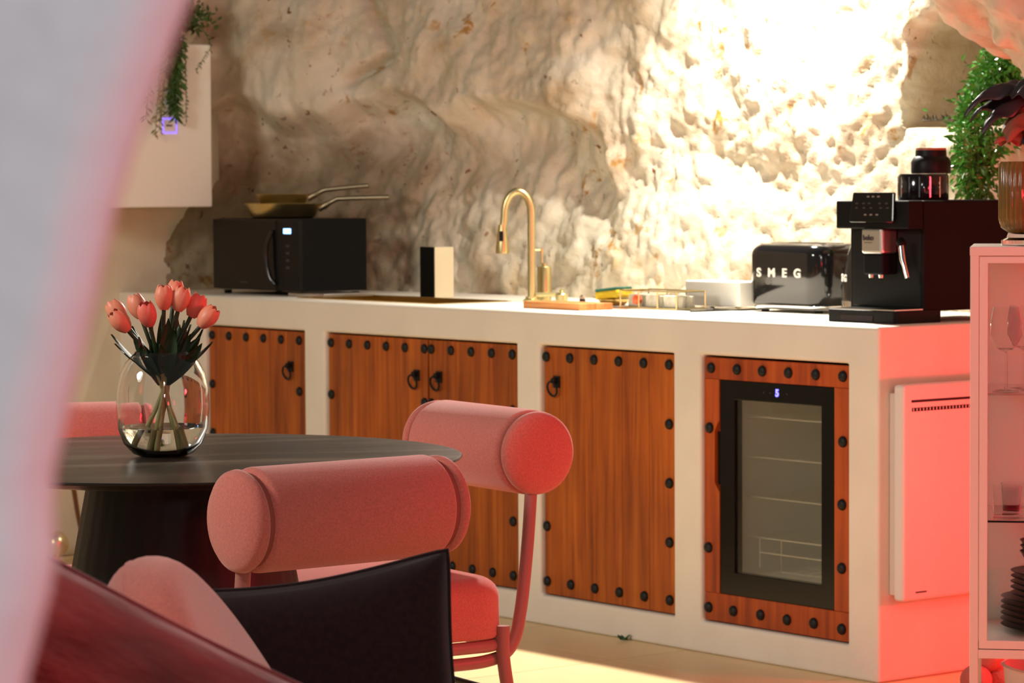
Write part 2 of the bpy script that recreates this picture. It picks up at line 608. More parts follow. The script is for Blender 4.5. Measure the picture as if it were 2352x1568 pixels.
# rock wall behind the worktop
PATH = [(-3.2, .88), (-1.5, .88), (0.2, .88), (1.2, .85), (2.2, .82), (3.0, .77), (3.45, .62), (3.68, .42), (3.80, .24), (3.98, -.05)]
pp = [(p.x, p.y) for p in catmull([(a, b, 0) for a, b in PATH], 40)]
pp = np.array(pp)
ss = np.concatenate([[0], np.cumsum(np.hypot(*np.diff(pp, axis=0).T))]) - 1.7
ds, z0, z1 = 0.010, 0.0, 2.75
s_ = np.arange(-1.65, ss[-1], ds)
z_ = np.arange(z0, z1, ds)
pu, pv = np.interp(s_, ss, pp[:, 0]), np.interp(s_, ss, pp[:, 1])
tu, tv = np.gradient(pu), np.gradient(pv)
tl = np.hypot(tu, tv)
k9 = np.ones(41) / 41
nu_, nv_ = -tv / tl * -1, -tu / tl * 1
nu_ = np.convolve(np.pad(nu_, 20, mode='edge'), k9, 'valid')
nv_ = np.convolve(np.pad(nv_, 20, mode='edge'), k9, 'valid')
S2, Z2 = np.meshgrid(s_, z_)
wx = S2 + 0.07 * fbm(S2 * 2.0, Z2 * 2.0, 2, 5)
wz = Z2 + 0.07 * fbm(S2 * 2.6, Z2 * 2.6, 2, 9)
zl = np.interp(wx, [3.35, 3.5, 3.55, 3.72, 3.96, 4.32, 4.7, 4.99, 5.3, 5.6], [1.2, 1.30, 1.385, 1.49, 1.515, 1.49, 1.56, 1.48, 1.50, 1.5])
amp = sstep(3.40, 3.75, S2) * (1 - sstep(5.25, 5.6, S2))
Hh = 0.125 * amp * sstep(-0.015, 0.065, wz - zl) * np.exp(-np.clip(wz - zl, 0, 9) ** 2 / 0.30)
Hh -= 0.040 * amp * np.exp(-((wz - zl + 0.11) / 0.10) ** 2)
Hh += 0.07 * np.exp(-((wx - 5.0) / 0.22) ** 2 - ((wz - 1.72) / 0.19) ** 2)
Hh -= 0.09 * np.exp(-((wx - 5.36) / 0.10) ** 2) * sstep(1.2, 1.5, Z2)
gx = np.interp(Z2, [1.6, 1.66, 1.745, 1.93, 2.1], [4.74, 4.68, 4.555, 4.655, 4.7])
Hh -= 0.075 * np.exp(-((wx - gx) / 0.035) ** 2) * sstep(1.6, 1.68, Z2)
Hh += 0.05 * (1 - sstep(0.95, 1.35, Z2))
Hh -= 0.05 * np.exp(-((S2 - 3.075) / 0.03) ** 2 - ((Z2 - 1.366) / 0.035) ** 2)
rough = 0.72 + 0.28 * np.maximum(1 - sstep(1.30, 1.50, Z2), np.maximum(1 - sstep(3.3, 3.7, S2), 0.9 * sstep(-0.05, 0.35, perlin(S2 * 1.7, Z2 * 1.7, 41))))
rough = rough * (1 - 0.45 * np.exp(-((S2 - 5.0) / 0.3) ** 2 - ((Z2 - 1.72) / 0.25) ** 2))
Hh += 0.036 * fbm(S2 * 2.2, Z2 * 2.2, 2, 1)
Hh += (0.4 + 0.6 * rough) * 0.017 * fbm(S2 * 5.5, Z2 * 5.5, 2, 21)
q1, q2 = S2 * 0.87 + Z2 * 0.5, Z2 * 0.87 - S2 * 0.5
bil = np.abs(perlin(q1 * 9.5, q2 * 6.5, 31)) * 0.024 + np.abs(perlin(q1 * 21 + 3, q2 * 14, 33)) * 0.013 + np.abs(perlin(q1 * 40 + 9, q2 * 30, 35)) * 0.006
Hh += rough * (bil - 0.012)
Hh += 0.004 * fbm(S2 * 30, Z2 * 30, 2, 77)
# niche at the right end
ed = 0.02 * fbm(S2 * 7, Z2 * 7, 3, 99)
sr = S2 - 1.5
mk = sstep(0.16, 0.19, sr + ed) * (1 - sstep(0.735, 0.765, sr + ed + 0.05 * (Z2 - 1.6))) * sstep(1.435, 1.455, Z2 + ed * 0.3) * (1 - sstep(1.70, 1.78, Z2 + ed * 1.5 + 0.15 * np.abs(sr - 0.6)))
Hh = Hh * (1 - 0.8 * mk) - 0.34 * mk
Hh += 0.05 * np.exp(-((sr - 0.52) / 0.22) ** 2 - ((Z2 - 1.37) / 0.07) ** 2)
BV = pv[None, :] - np.abs(nv_[None, :]) * Hh
BU = pu[None, :] + (-np.abs(nu_[None, :])) * Hh
nxr, nzr = len(s_), len(z_)
vs = np.stack([-BU.ravel(), BV.ravel(), Z2.ravel()], 1)
idx = np.arange(nxr * nzr).reshape(nzr, nxr)
fs = np.stack([idx[:-1, :-1].ravel(), idx[1:, :-1].ravel(), idx[1:, 1:].ravel(), idx[:-1, 1:].ravel()], 1)
me = bpy.data.meshes.new('wall_back')
me.from_pydata(vs.tolist(), [], fs.tolist())
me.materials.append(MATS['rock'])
me.shade_smooth()
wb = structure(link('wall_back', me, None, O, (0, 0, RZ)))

# limewashed side wall left of the counter
def lw(a, b):
    v = 0.42 - a * 5.4
    z = b * 2.75
    p = 0.012 * fbm(np.array([v * 2.0]), np.array([z * 2.0]), 3, 3)[0]
    return (-(3.80 + p), v, z)
wl = structure(MB().grid(lw, 120, 60).obj('wall_left', 'limewash', loc=O, rot=(0, 0, RZ), smooth=1.0, solid=0.1))

# rock mass hanging at the right of the worktop
mbr = MB()
bmr = bmesh.new()
bmesh.ops.create_icosphere(bmr, subdivisions=6, radius=1)
for p in bmr.verts:
    d = p.co.copy()
    n = 1 + 0.16 * mnoise.fractal(d * 1.6 + Vector((3, 1, 7)), 1.0, 2.0, 5) + 0.05 * mnoise.fractal(d * 7, 1.0, 2.0, 3)
    p.co = Vector((d.x * 0.72, d.y * 0.62, d.z * 0.52)) * n
mer = bpy.data.meshes.new('wall_right')
bmr.to_mesh(mer)
bmr.free()
mer.materials.append(MATS['rock_plain'])
mer.shade_smooth()
structure(link('wall_right', mer, None, (1.78, 7.80, 1.93)))

# ================================================================ COUNTER
CT = 0.915
L_END = 3.79
ct = thing('kitchen_counter', 'long whitewashed masonry counter with studded wooden doors against the rock wall', 'counter', O, RZ)
ZD0, ZD1 = 0.087, 0.817
OPEN = [(3.188, 2.598), (2.482, 1.493), (1.384, 0.795), (0.681, 0.112)]
SINK = (-2.80, -2.03, 0.11, 0.385)
xs = sorted({-L_END, 0.0, SINK[0], SINK[1]} | {-a for p in OPEN for a in p})
ys = [0.0, SINK[2], SINK[3], 0.56, 0.95]
zs = [0.0, ZD0, 0.72, ZD1, CT]
def solid(x, y, z):
    if ZD0 < z < ZD1 and y < 0.56 and any(-a < x < -b for a, b in OPEN):
        return False
    if z > 0.72 and SINK[0] < x < SINK[1] and SINK[2] < y < SINK[3]:
        return False
    return True
body = voxmesh(xs, ys, zs, solid).obj('counter_body', 'plaster', ct, bev=0.009, seg=3)

DY = 0.014                       # door face behind the counter face
stud_me = MB().lathe([(0.0150, 0), (0.0150, 0.002), (0.0135, 0.006), (0.0085, 0.0095), (0, 0.0105)], 16).mesh('stud', 'iron', 0.8)
def ring_pull(parent, u, z, side):
    m = MB()
    m.box(-0.0135, 0.0135, -0.004, 0, -0.018, 0.018)
    m.lathe([(0.011, 0), (0.009, 0.009), (0, 0.011)], 12)
    o = MB()
    o.box(-0.0145, 0.0145, -0.004, 0.0, -0.017, 0.017)
    o.tube([(0, 0, 0.004), (0, -0.018, 0.004)], 0.009, 10)
    pts = []
    for k in range(20):
        a = 2 * math.pi * k / 20
        pts.append((side * 0.006 + 0.021 * math.cos(a), -0.014 - 0.005 * math.sin(a), -0.020 + 0.021 * math.sin(a)))
    o.tube(pts, 0.0036, 8, closed=True)
    return o.obj('ring_pull', 'iron', parent, (-u, 0, z), smooth=0.6)

def plank_door(u1, u0, n, studs, rings, z0=ZD0 + 0.004, z1=ZD1 - 0.006):
    """leaf between u1 (left) and u0 (right)"""
    d = MB().box(-u1 + 0.004, -u0 - 0.004, DY + 0.012, DY + 0.020, z0, z1).obj('cabinet_door', 'door_wood', ct)
    wdt = (u1 - u0 - 0.006) / n
    pm = MB().box(-wdt / 2 + 0.0006, wdt / 2 - 0.0006, 0, 0.012, -(z1 - z0) / 2, (z1 - z0) / 2).mesh('plank', 'door_wood')
    for i in range(n):
        o = link('plank', pm, d, (-u1 + 0.003 + wdt * (i + 0.5), DY + random.uniform(0, 0.0012), (z0 + z1) / 2), bev=0.0014, seg=1)
    for su, sz in studs:
        link('stud', stud_me, d, (-su, DY, sz), (math.pi / 2, 0, 0))
    for ru, rz_, sd in rings:
        r = ring_pull(d, ru, rz_, sd)
        r.location.y = DY
    return d

ZS = [0.783, 0.618, 0.454, 0.289, 0.128]
def stud_grid(uL, uR, n, left=(1, 2, 3), right=(1, 2, 3)):
    out = []
    for i in range(n):
        u = uL + (uR - uL) * i / (n - 1)
        out += [(u, ZS[0]), (u, ZS[4])]
    out += [(uL, ZS[k]) for k in left] + [(uR, ZS[k]) for k in right]
    return out
plank_door(3.188, 2.598, 5, stud_grid(3.165, 2.645, 6), [(2.694, 0.697, -1)])
plank_door(2.482, 1.947, 4, stud_grid(2.463, 1.964, 6), [(2.003, 0.700, -1)])
plank_door(1.945, 1.493, 4, stud_grid(1.928, 1.528, 5), [(1.889, 0.700, -1)])
plank_door(1.384, 0.795, 5, stud_grid(1.368, 0.826, 6, left=(3,), right=(1, 2, 3)), [(1.320, 0.712, -1)])
# studded wooden surround of the wine cooler
fr = MB().box(-0.680, -0.622, DY + 0.016, DY + 0.022, 0.09, 0.81).obj('cooler_surround', 'frame_wood', ct)
for (a, b, c, d) in ((0.680, 0.113, 0.752, 0.810), (0.680, 0.113, 0.091, 0.168), (0.176, 0.113, 0.1685, 0.7515)):
    MB().box(-a, -b, DY, DY + 0.016, c, d).obj('board', 'frame_wood', fr, bev=0.0015, seg=1, center=True)
notch = [(-0.680, 0.1685), (-0.621, 0.1685), (-0.621, 0.445), (-0.630, 0.455), (-0.640, 0.470), (-0.640, 0.610), (-0.630, 0.630), (-0.621, 0.640), (-0.621, 0.7515), (-0.680, 0.7515)]
MB().prism(notch, DY, DY + 0.016).obj('board', 'frame_wood', fr, center=True)
for su, sz in [(0.652, .782), (0.548, .782), (0.448, .782), (0.347, .782), (0.243, .782), (0.142, .782), (0.659, .618), (0.142, .612), (0.145, .448), (0.146, .282), (0.664, .290),
               (0.664, .126), (0.564, .126), (0.456, .127), (0.353, .125), (0.251, .127), (0.146, .123)]:
    link('stud', stud_me, fr, (-su, DY, sz), (math.pi / 2, 0, 0))

# wine cooler inside the last opening
wc = thing('wine_cooler', 'black wine cooler with glass door built into the counter', 'wine cooler', W(0.398, 0.02, 0.089), RZ)
X0, X1, ZB, ZT = -0.222, 0.222, 0.079, 0.662        # local door extent
def shell():
    m = voxmesh([X0, X0 + .03, X1 - .03, X1], [0.035, 0.05, 0.40, 0.43], [0.0, ZB + .05, ZT - .05, 0.70],
                lambda x, y, z: not (X0 + .03 < x < X1 - .03 and y < 0.40 and ZB + .05 < z < ZT - .05))
    return m
shell().obj('cooler_cabinet', 'cooler_inside', wc)
dr = voxmesh([X0, X0 + .057, X1 - .050, X1], [-0.004, 0.028], [ZB, ZB + .062, ZT - .052, ZT],
             lambda x, y, z: not (X0 + .057 < x < X1 - .050 and ZB + .062 < z < ZT - .052)).obj('door_frame', 'black_panel', wc, bev=0.002)
MB().box(X0 + .055, X1 - .048, 0.002, 0.006, ZB + .06, ZT - .05).obj('glass_pane', 'cooler_glass', wc)
MB().box(X0 - 0.020, X0 - 0.002, 0.004, 0.022, 0.375, 0.520).obj('grip', 'black_satin', wc, bev=0.004)
text('display_digit', '5', 0.026, 'led_blue', dr, (0.005, -0.005, ZT - 0.026), FRONT, bold=0.0012)
for k in (-0.05, -0.025, 0.04):
    MB().box(k, k + 0.006, -0.0052, -0.0042, ZT - 0.028, ZT - 0.025).obj('touch_mark', 'print_dark', dr)
for k in range(4):
    zz = 0.205 + k * 0.109 + 0.03
    m = MB()
    m.tube([(X0 + .04, 0.06, zz), (X1 - .04, 0.06, zz)], 0.0022, 6)
    m.tube([(X0 + .04, 0.36, zz), (X1 - .04, 0.36, zz)], 0.0022, 6)
    for q in range(9):
        xx = X0 + 0.05 + q * 0.043
        m.tube([(xx, 0.06, zz), (xx, 0.36, zz)], 0.0015, 5)
    m.obj('wire_shelf', 'wire', wc)
m = MB()
m.tube([(-0.13, 0.06, 0.155), (-0.13, 0.06, 0.235), (-0.045, 0.06, 0.235), (-0.045, 0.06, 0.150), (0.18, 0.06, 0.150)], 0.0024, 6)
m.tube([(-0.13, 0.06, 0.195), (0.18, 0.06, 0.195)], 0.002, 6)
m.tube([(-0.13, 0.30, 0.155), (-0.13, 0.30, 0.235), (-0.045, 0.30, 0.235), (-0.045, 0.30, 0.150), (0.18, 0.30, 0.150)], 0.0024, 6)
for q in range(5):
    m.tube([(-0.03 + q * .045, 0.06, 0.150), (-0.03 + q * .045, 0.30, 0.150)], 0.0018, 5)
m.obj('bottle_rack', 'wire', wc)

# sink and everything standing on the worktop
sk = thing('kitchen_sink', 'brass kitchen sink basin sunk into the white worktop', 'sink', W(-SINK[0] - 0.385, (SINK[2] + SINK[3]) / 2, 0), RZ)
hx, hy = 0.384, 0.137
voxmesh([-hx, -hx + .004, hx - .004, hx], [-hy, -hy + .004, hy - .004, hy], [0.725, 0.729, 0.917],
        lambda x, y, z: not (abs(x) < hx - .004 and abs(y) < hy - .004 and z > 0.729)).obj('basin', 'brass_dark', sk)
MB().box(-hx - .012, hx + .012, hy - .002, hy + .012, 0.9155, 0.9185).obj('rim', 'brass', sk)
MB().lathe([(0, 0.7295), (0.04, 0.7295), (0.04, 0.733), (0.03, 0.731), (0, 0.731)], 20).obj('drain', 'brass', sk)

fc = thing('kitchen_faucet', 'tall brushed gold gooseneck faucet with pull down spray beside the sink', 'faucet', W(1.985, 0.450, CT), RZ + math.radians(52))
MB().lathe([(0.026, 0), (0.026, 0.006), (0.019, 0.010), (0.019, 0.016), (0, 0.016)], 24).obj('base', 'brass', fc, smooth=0.6)
pts = [(0, 0, 0.012), (0, 0, 0.15), (0, 0, 0.27)]
R_ = 0.042
for k in range(1, 17):
    a = math.pi * k / 16
    pts.append((-R_ + R_ * math.cos(a), 0, 0.275 + 0.072 * math.sin(a)))
pts += [(-2 * R_ - 0.001, 0, 0.26), (-2 * R_ - 0.004, 0, 0.235)]
MB().tube(pts, 0.0118, 16).obj('gooseneck', 'brass', fc, smooth=0.8)
MB().lathe([(0, 0.0), (0.0205, 0.0), (0.0215, 0.008), (0.017, 0.045), (0.0128, 0.082), (0.0125, 0.090), (0, 0.090)], 20, c=(-2 * R_ - 0.007, 0, 0.152)).obj('spray_head', 'brass', fc, smooth=0.6)
MB().box(-0.0065, 0.0065, -0.021, -0.010, 0.19, 0.222).obj('spray_button', 'black_gloss', fc, (-2 * R_ - 0.010, 0, 0), bev=0.002)
MB().tube([(0.012, 0, 0.020), (0.045, -0.002, 0.022), (0.115, -0.006, 0.020)], [0.009, 0.0075, 0.006], 12).obj('lever_handle', 'brass', fc, smooth=0.8)

sd = thing('soap_dispenser', 'gold cylindrical soap dispenser standing behind the faucet', 'soap dispenser', W(2.02, 0.53, CT), RZ)
MB().lathe([(0, 0), (0.0225, 0), (0.0225, 0.105), (0.021, 0.108), (0.008, 0.109), (0.008, 0.118), (0, 0.118)], 24).obj('bottle', 'brass', sd, smooth=0.6)
MB().lathe([(0.0035, 0.116), (0.0035, 0.15), (0.006, 0.15), (0.006, 0.165), (0, 0.166)], 12).obj('pump', 'brass', sd, (-0.012, 0, 0), smooth=0.6)
MB().tube([(-0.012, 0, 0.160), (-0.02, -0.03, 0.160), (-0.022, -0.036, 0.152)], 0.003, 8).obj('spout', 'brass', sd)

bx = thing('canister_box', 'narrow upright box with black front and cream side behind the sink', 'box', W(2.466, 0.44, CT), RZ)
MB().box(-0.036, 0.036, -0.040, 0.040, 0, 0.166).obj('sleeve', 'cream_box', bx, bev=0.002)
MB().box(-0.037, 0.037, -0.044, -0.038, 0.0, 0.167).obj('front_face', 'black_satin', bx, bev=0.001)

# small brass stopper and knob
st = thing('sink_stopper', 'short round brass sink stopper standing behind the wooden board', 'sink stopper', W(1.835, 0.45, CT), RZ)
MB().lathe([(0, 0), (0.019, 0), (0.019, 0.026), (0.016, 0.030), (0, 0.030)], 24).obj('plug', 'brass', st, smooth=0.6)
MB().lathe([(0, 0.029), (0.005, 0.030), (0.005, 0.034), (0.008, 0.038), (0, 0.041)], 14).obj('knob', 'brass', st, smooth=0.6)
sh = thing('salt_shaker', 'tiny steel salt shaker standing behind the wooden board', 'shaker', W(1.672, 0.40, CT), RZ)
MB().lathe([(0, 0), (0.010, 0), (0.009, 0.018), (0, 0.018)], 14).obj('body', 'black_gloss', sh, smooth=0.6)
MB().lathe([(0.0095, 0.018), (0.0095, 0.026), (0.004, 0.030), (0, 0.030)], 14).obj('cap', 'chrome', sh, smooth=0.6)

bd = thing('chopping_board', 'thick wooden chopping board lying beside the sink', 'chopping board', W(1.455, 0.165, CT), RZ - 0.05)
for k in range(4):
    MB().box(-0.140, 0.140, -0.062 + k * 0.031, -0.0312 + k * 0.031, 0, 0.020).obj('slat', 'board_wood', bd, bev=0.0015, center=True)

sp = thing('sponge', 'yellow kitchen sponge with green scouring pad beyond the board', 'sponge', W(1.545, 0.42, CT + 0.022), RZ, rot=(0, -0.10, RZ))
MB().box(-0.052, 0.052, -0.034, 0.034, 0, 0.024).obj('foam', 'sponge_yellow', sp, bev=0.006)
MB().box(-0.050, 0.050, -0.033, 0.033, 0.0235, 0.032).obj('scouring_pad', 'sponge_green', sp, bev=0.003)
sdh = thing('sponge_dish', 'small dark oval dish under the yellow sponge', 'dish', W(1.545, 0.42, CT), RZ)
MB().lathe([(0, 0), (0.03, 0), (0.045, 0.012), (0.052, 0.020), (0.048, 0.020), (0.03, 0.005), (0, 0.004)], 28).obj('bowl', 'brass_dark', sdh, smooth=0.7)

hb = thing('induction_hob', 'black glass hob with thin steel edge set on the worktop', 'hob', W(1.2375, 0.40, CT), RZ)
MB().box(-0.235, 0.235, -0.155, 0.16, 0, 0.0045).obj('glass_top', 'hob_glass', hb, bev=0.0012)
MB().box(-0.2365, 0.2365, -0.159, -0.1555, 0, 0.004).obj('edge_trim', 'chrome', hb)
for k, (x, y, r) in enumerate(((-0.13, 0.07, 0.07), (0.11, 0.08, 0.06), (-0.12, -0.07, 0.06), (0.11, -0.06, 0.08))):
    MB().tube([(x + r * math.cos(2 * math.pi * i / 32), y + r * math.sin(2 * math.pi * i / 32), 0.0046) for i in range(32)], 0.0008, 4, closed=True).obj('cooking_zone', 'print_grey', hb)

def glass_case(name, label, u, v, w, d, h, cells, m_in):
    t = thing(name, label, 'box', W(u, v, CT + 0.005), RZ)
    for (a, b, c, e) in ((-w / 2, w / 2, -d / 2, -d / 2 + .002), (-w / 2, w / 2, d / 2 - .002, d / 2), (-w / 2, -w / 2 + .002, -d / 2 + .002, d / 2 - .002), (w / 2 - .002, w / 2, -d / 2 + .002, d / 2 - .002)):
        MB().box(a, b, c, e, 0.002, h - 0.002).obj('pane', 'thin_glass', t)
    m = MB()
    r = 0.0022
    for z in (0.002, h):
        m.tube([(-w / 2, -d / 2, z), (w / 2, -d / 2, z), (w / 2, d / 2, z), (-w / 2, d / 2, z)], r, 6, closed=True)
    for x in [-w / 2 + w * k / cells for k in range(cells + 1)]:
        m.tube([(x, -d / 2, 0), (x, -d / 2, h)], r, 6)
        m.tube([(x, d / 2, 0), (x, d / 2, h)], r, 6)
    m.obj('brass_frame', 'brass', t)
    return t
gc = glass_case('tea_box', 'small glass tea box with gold edges beside the white box', 1.190, 0.305, 0.25, 0.11, 0.052, 3, None)
for k in range(3):
    for q in range(4):
        o = MB().box(-0.026, 0.026, -0.004, 0.004, 0.004, 0.040 - 0.003 * (q % 2)).obj('tea_sachet', 'tea_sachet', gc, (-0.082 + 0.082 * k, -0.036 + q * 0.021, 0))
        o.rotation_euler = (0.12 * ((q + k) % 3 - 1), 0, 0)
MB().lathe([(0, 0), (0.012, 0.002), (0.015, 0.014), (0.010, 0.026), (0, 0.028)], 14, c=(-0.055, -0.049, 0.012)).obj('red_seal', 'tea_red', gc)
wbx = thing('napkin_box', 'plain white napkin box standing between tea box and toaster', 'box', W(1.107, 0.475, CT + 0.005), RZ)
MB().box(-0.118, 0.118, -0.05, 0.05, 0.006, 0.078).obj('carton', 'paper_white', wbx, bev=0.003)
for x in (-0.10, 0.10):
    for y in (-0.04, 0.04):
        MB().lathe([(0, 0), (0.006, 0.001), (0.007, 0.004), (0.005, 0.007), (0, 0.007)], 10, c=(x, y, 0)).obj('foot', 'brass', wbx)

# toaster
to = thing('toaster', 'glossy black retro toaster with raised silver brand letters', 'toaster', W(0.812, 0.525, CT), RZ)
def superbox(w, d, h, zb, n=40, rtop=0.045, rv=0.05, taper=0.0):
    """rounded box: rounded vertical corners and a soft top shoulder"""
    prof = [(0, 0.0), (0.6, 0.0)]
    m = MB()
    rings = []
    levels = [(0.0, 0.004), (0.006, 0.0)]
    for k in range(9):
        a = math.pi / 2 * k / 8
        levels.append((h - rtop + rtop * math.sin(a), rtop * (1 - math.cos(a))))
    vs, fs = [], []
    N = n
    for z, ins in levels:
        ww, dd = w / 2 - ins - taper * z / h, d / 2 - ins - taper * z / h
        rr = max(0.006, rv - ins * 0.6)
        ring = []
        for q in range(4):
            cx = (ww - rr) * (1 if q in (0, 3) else -1)
            cy = (dd - rr) * (1 if q in (0, 1) else -1)
            for j in range(N // 4):
                a = math.pi / 2 * (q + j / (N // 4 - 1))
                ring.append((cx + rr * math.cos(a), cy + rr * math.sin(a), zb + z))
        vs += ring
    nl = len(levels)
    for i in range(nl - 1):
        for j in range(N):
            fs.append((i * N + j, i * N + (j + 1) % N, (i + 1) * N + (j + 1) % N, (i + 1) * N + j))
    fs.append(tuple(range(N - 1, -1, -1)))
    fs.append(tuple((nl - 1) * N + j for j in range(N)))
    return m.add(vs, fs)
superbox(0.318, 0.205, 0.172, 0.024, rtop=0.035, rv=0.06).obj('body', 'black_gloss', to, smooth=0.7)
superbox(0.300, 0.19, 0.016, 0.008, rtop=0.004, rv=0.05).obj('base_plate', 'chrome', to, smooth=0.7)
for y in (-0.035, 0.035):
    MB().box(-0.10, 0.10, y - 0.014, y + 0.014, 0.1955, 0.1975).obj('slot', 'slot_dark', to)
MB().box(-0.13, 0.13, -0.062, 0.062, 0.1935, 0.1962).obj('top_plate', 'chrome', to, bev=0.001)
for i, c in enumerate('SMEG'):
    text('letter', c, 0.034, 'print_white', to, (-0.090 + 0.053 * i, -0.1035, 0.112), FRONT, bold=0.0012, sx=1.15, depth=0.002)
for x in (-0.11, 0.11):
    for y in (-0.06, 0.06):
        MB().lathe([(0, 0), (0.012, 0), (0.012, 0.009), (0, 0.009)], 12, c=(x, y, 0)).obj('foot', 'black_satin', to)
lv = MB().box(0.156, 0.166, -0.012, 0.012, 0.12, 0.128).obj('lever', 'chrome', to, bev=0.003)
MB().tube([(0.155, 0.0, 0.07), (0.168, 0.0, 0.07)], 0.013, 16).obj('dial', 'chrome', to, smooth=0.6)

# kettle
ke = thing('kettle', 'black retro kettle half hidden behind the coffee machine', 'kettle', W(0.500, 0.465, CT), RZ)
MB().lathe([(0, 0), (0.080, 0), (0.080, 0.010), (0.076, 0.014), (0, 0.014)], 32).obj('base', 'chrome', ke, smooth=0.6)
MB().lathe([(0.0770, 0.014), (0.0780, 0.040), (0.0772, 0.042)], 32).obj('collar', 'chrome', ke, smooth=0.6)
MB().lathe([(0, 0.04), (0.0765, 0.04), (0.0765, 0.06), (0.073, 0.12), (0.064, 0.165), (0.050, 0.20), (0.046, 0.208), (0, 0.210)], 36).obj('body', 'black_gloss', ke, smooth=0.7)
MB().lathe([(0.047, 0.207), (0.040, 0.215), (0.010, 0.222), (0.010, 0.232), (0.014, 0.242), (0, 0.246)], 24).obj('lid', 'chrome', ke, smooth=0.7)
MB().tube(catmull([(0.06, 0.03, 0.20), (0.11, 0.05, 0.20), (0.125, 0.055, 0.14), (0.10, 0.045, 0.07)], 6), 0.010, 10).obj('handle', 'black_gloss', ke, smooth=0.7)
MB().prism([(-0.072, 0.150), (-0.040, 0.195), (-0.040, 0.165), (-0.066, 0.138)], 0.02, 0.05).obj('spout', 'black_gloss', ke)
for i, c in enumerate('SMEG'):
    a = math.radians(-90 - 62 + 15.5 * i)
    r = 0.0762
    text('letter', c, 0.026, 'print_white', ke, (r * math.cos(a), r * math.sin(a), 0.104), (math.pi / 2, 0, a + math.pi / 2), bold=0.001, sx=0.9, depth=0.001)

# coffee machine
cm = thing('coffee_machine', 'black bean to cup coffee machine with touch panel at the counter end', 'coffee machine', W(0.210, 0.24, CT), RZ)
HW = 0.137
MB().box(-HW, HW, 0.0, 0.40, 0.030, 0.320).obj('body', 'black_satin', cm, bev=0.005)
MB().box(-HW + .002, HW - .002, -0.055, 0.0, 0.246, 0.320).obj('head', 'black_satin', cm, bev=0.004)
MB().box(-HW + 0.012, HW - 0.012, -0.001, 0.004, 0.040, 0.244).obj('front_panel', 'black_plastic', cm, bev=0.002)
tr = MB().prism([(-HW + .03, -0.11), (HW - .004, -0.11), (HW + .004, -0.095), (HW + .004, 0.06), (-HW + .02, 0.06), (-HW + .02, -0.095)], 0.0, 0.034, axis='z').obj('drip_tray', 'black_plastic', cm, bev=0.003)
MB().box(-HW + .026, HW - .002, -0.106, -0.002, 0.034, 0.037).obj('grate', 'chrome', tr)
MB().box(-0.06, 0.06, -0.1115, -0.1095, 0.004, 0.020).obj('pull_recess', 'slot_dark', tr)
pa = MB().prism([(-0.066, 0), (0.098, 0), (0.098, 0.008), (0.092, 0.080), (-0.060, 0.080), (-0.066, 0.010)], -0.010, 0.0).obj('touch_panel', 'black_panel', cm, (-0.006, -0.060, 0.262), rot=(-0.12, 0, 0), bev=0.004)
for r_, (row, xs_) in enumerate(((0.068, (0.0, 0.018, 0.038)), (0.050, (-0.04, -0.015, 0.006, 0.045, 0.07)), (0.038, (-0.04, -0.012, 0.014, 0.05, 0.075)), (0.020, (-0.005, 0.016, 0.038)))):
    for x in xs_:
        MB().box(x - 0.005, x + 0.004, -0.0108, -0.0098, row - 0.002, row + 0.002).obj('touch_icon', 'print_dark' if r_ in (1, 2) else 'print_grey', pa)
sv = MB().box(-0.036, 0.042, -0.060, 0.0, 0.180, 0.248).obj('silver_plate', 'brushed_steel', cm, bev=0.008, seg=3)
text('brand_mark', 'beko', 0.020, 'print_dark', sv, (-0.008, -0.0608, 0.222), FRONT, bold=0.0004)
MB().box(-0.022, 0.006, -0.0612, -0.0600, 0.209, 0.2106).obj('underline', 'print_dark', sv)
spt = MB().box(-0.032, 0.040, -0.055, 0.0, 0.125, 0.180).obj('spout_block', 'black_satin', cm, bev=0.005)
for x in (-0.014, 0.022):
    MB().lathe([(0.006, 0), (0.0075, 0.010), (0, 0.010)], 12, c=(x, -0.042, 0.1165)).obj('nozzle', 'chrome', spt)
MB().tube([(0.092, -0.045, 0.215), (0.104, -0.046, 0.205)], 0.012, 12).obj('steam_joint', 'black_satin', cm, smooth=0.6)
MB().tube([(0.098, -0.045, 0.202), (0.106, -0.047, 0.165), (0.113, -0.048, 0.150), (0.126, -0.05, 0.118)], [0.0085, 0.0085, 0.0065, 0.006], 12).obj('steam_wand', 'chrome', cm, smooth=0.6)
hp = MB().lathe([(0, 0.320), (0.066, 0.320), (0.068, 0.324), (0.068, 0.384), (0.064, 0.390), (0, 0.390)], 40, c=(0.002, 0.135, 0)).obj('bean_hopper', 'black_gloss', cm, smooth=0.6)
for k in range(7):
    a = math.radians(-150 + 24 * k)
    MB().box(-0.0016, 0.0016, -0.0008, 0.0012, 0.328, 0.382).obj('chrome_rib', 'chrome', hp, (0.002 + 0.0685 * math.cos(a), 0.135 + 0.0685 * math.sin(a), 0), (0, 0, a + math.pi / 2))
cj = thing('coffee_canister', 'matt black jar with copper lid on top of the coffee machine', 'jar', W(0.196, 0.392, CT + 0.391), RZ)
MB().lathe([(0, 0), (0.052, 0), (0.053, 0.004), (0.053, 0.030), (0.049, 0.040), (0.042, 0.046), (0.041, 0.062), (0, 0.062)], 36).obj('jar', 'black_plastic', cj, smooth=0.6)
MB().lathe([(0, 0.062), (0.041, 0.062), (0.040, 0.068), (0, 0.069)], 32).obj('lid', 'copper_leaf', cj, smooth=0.6)

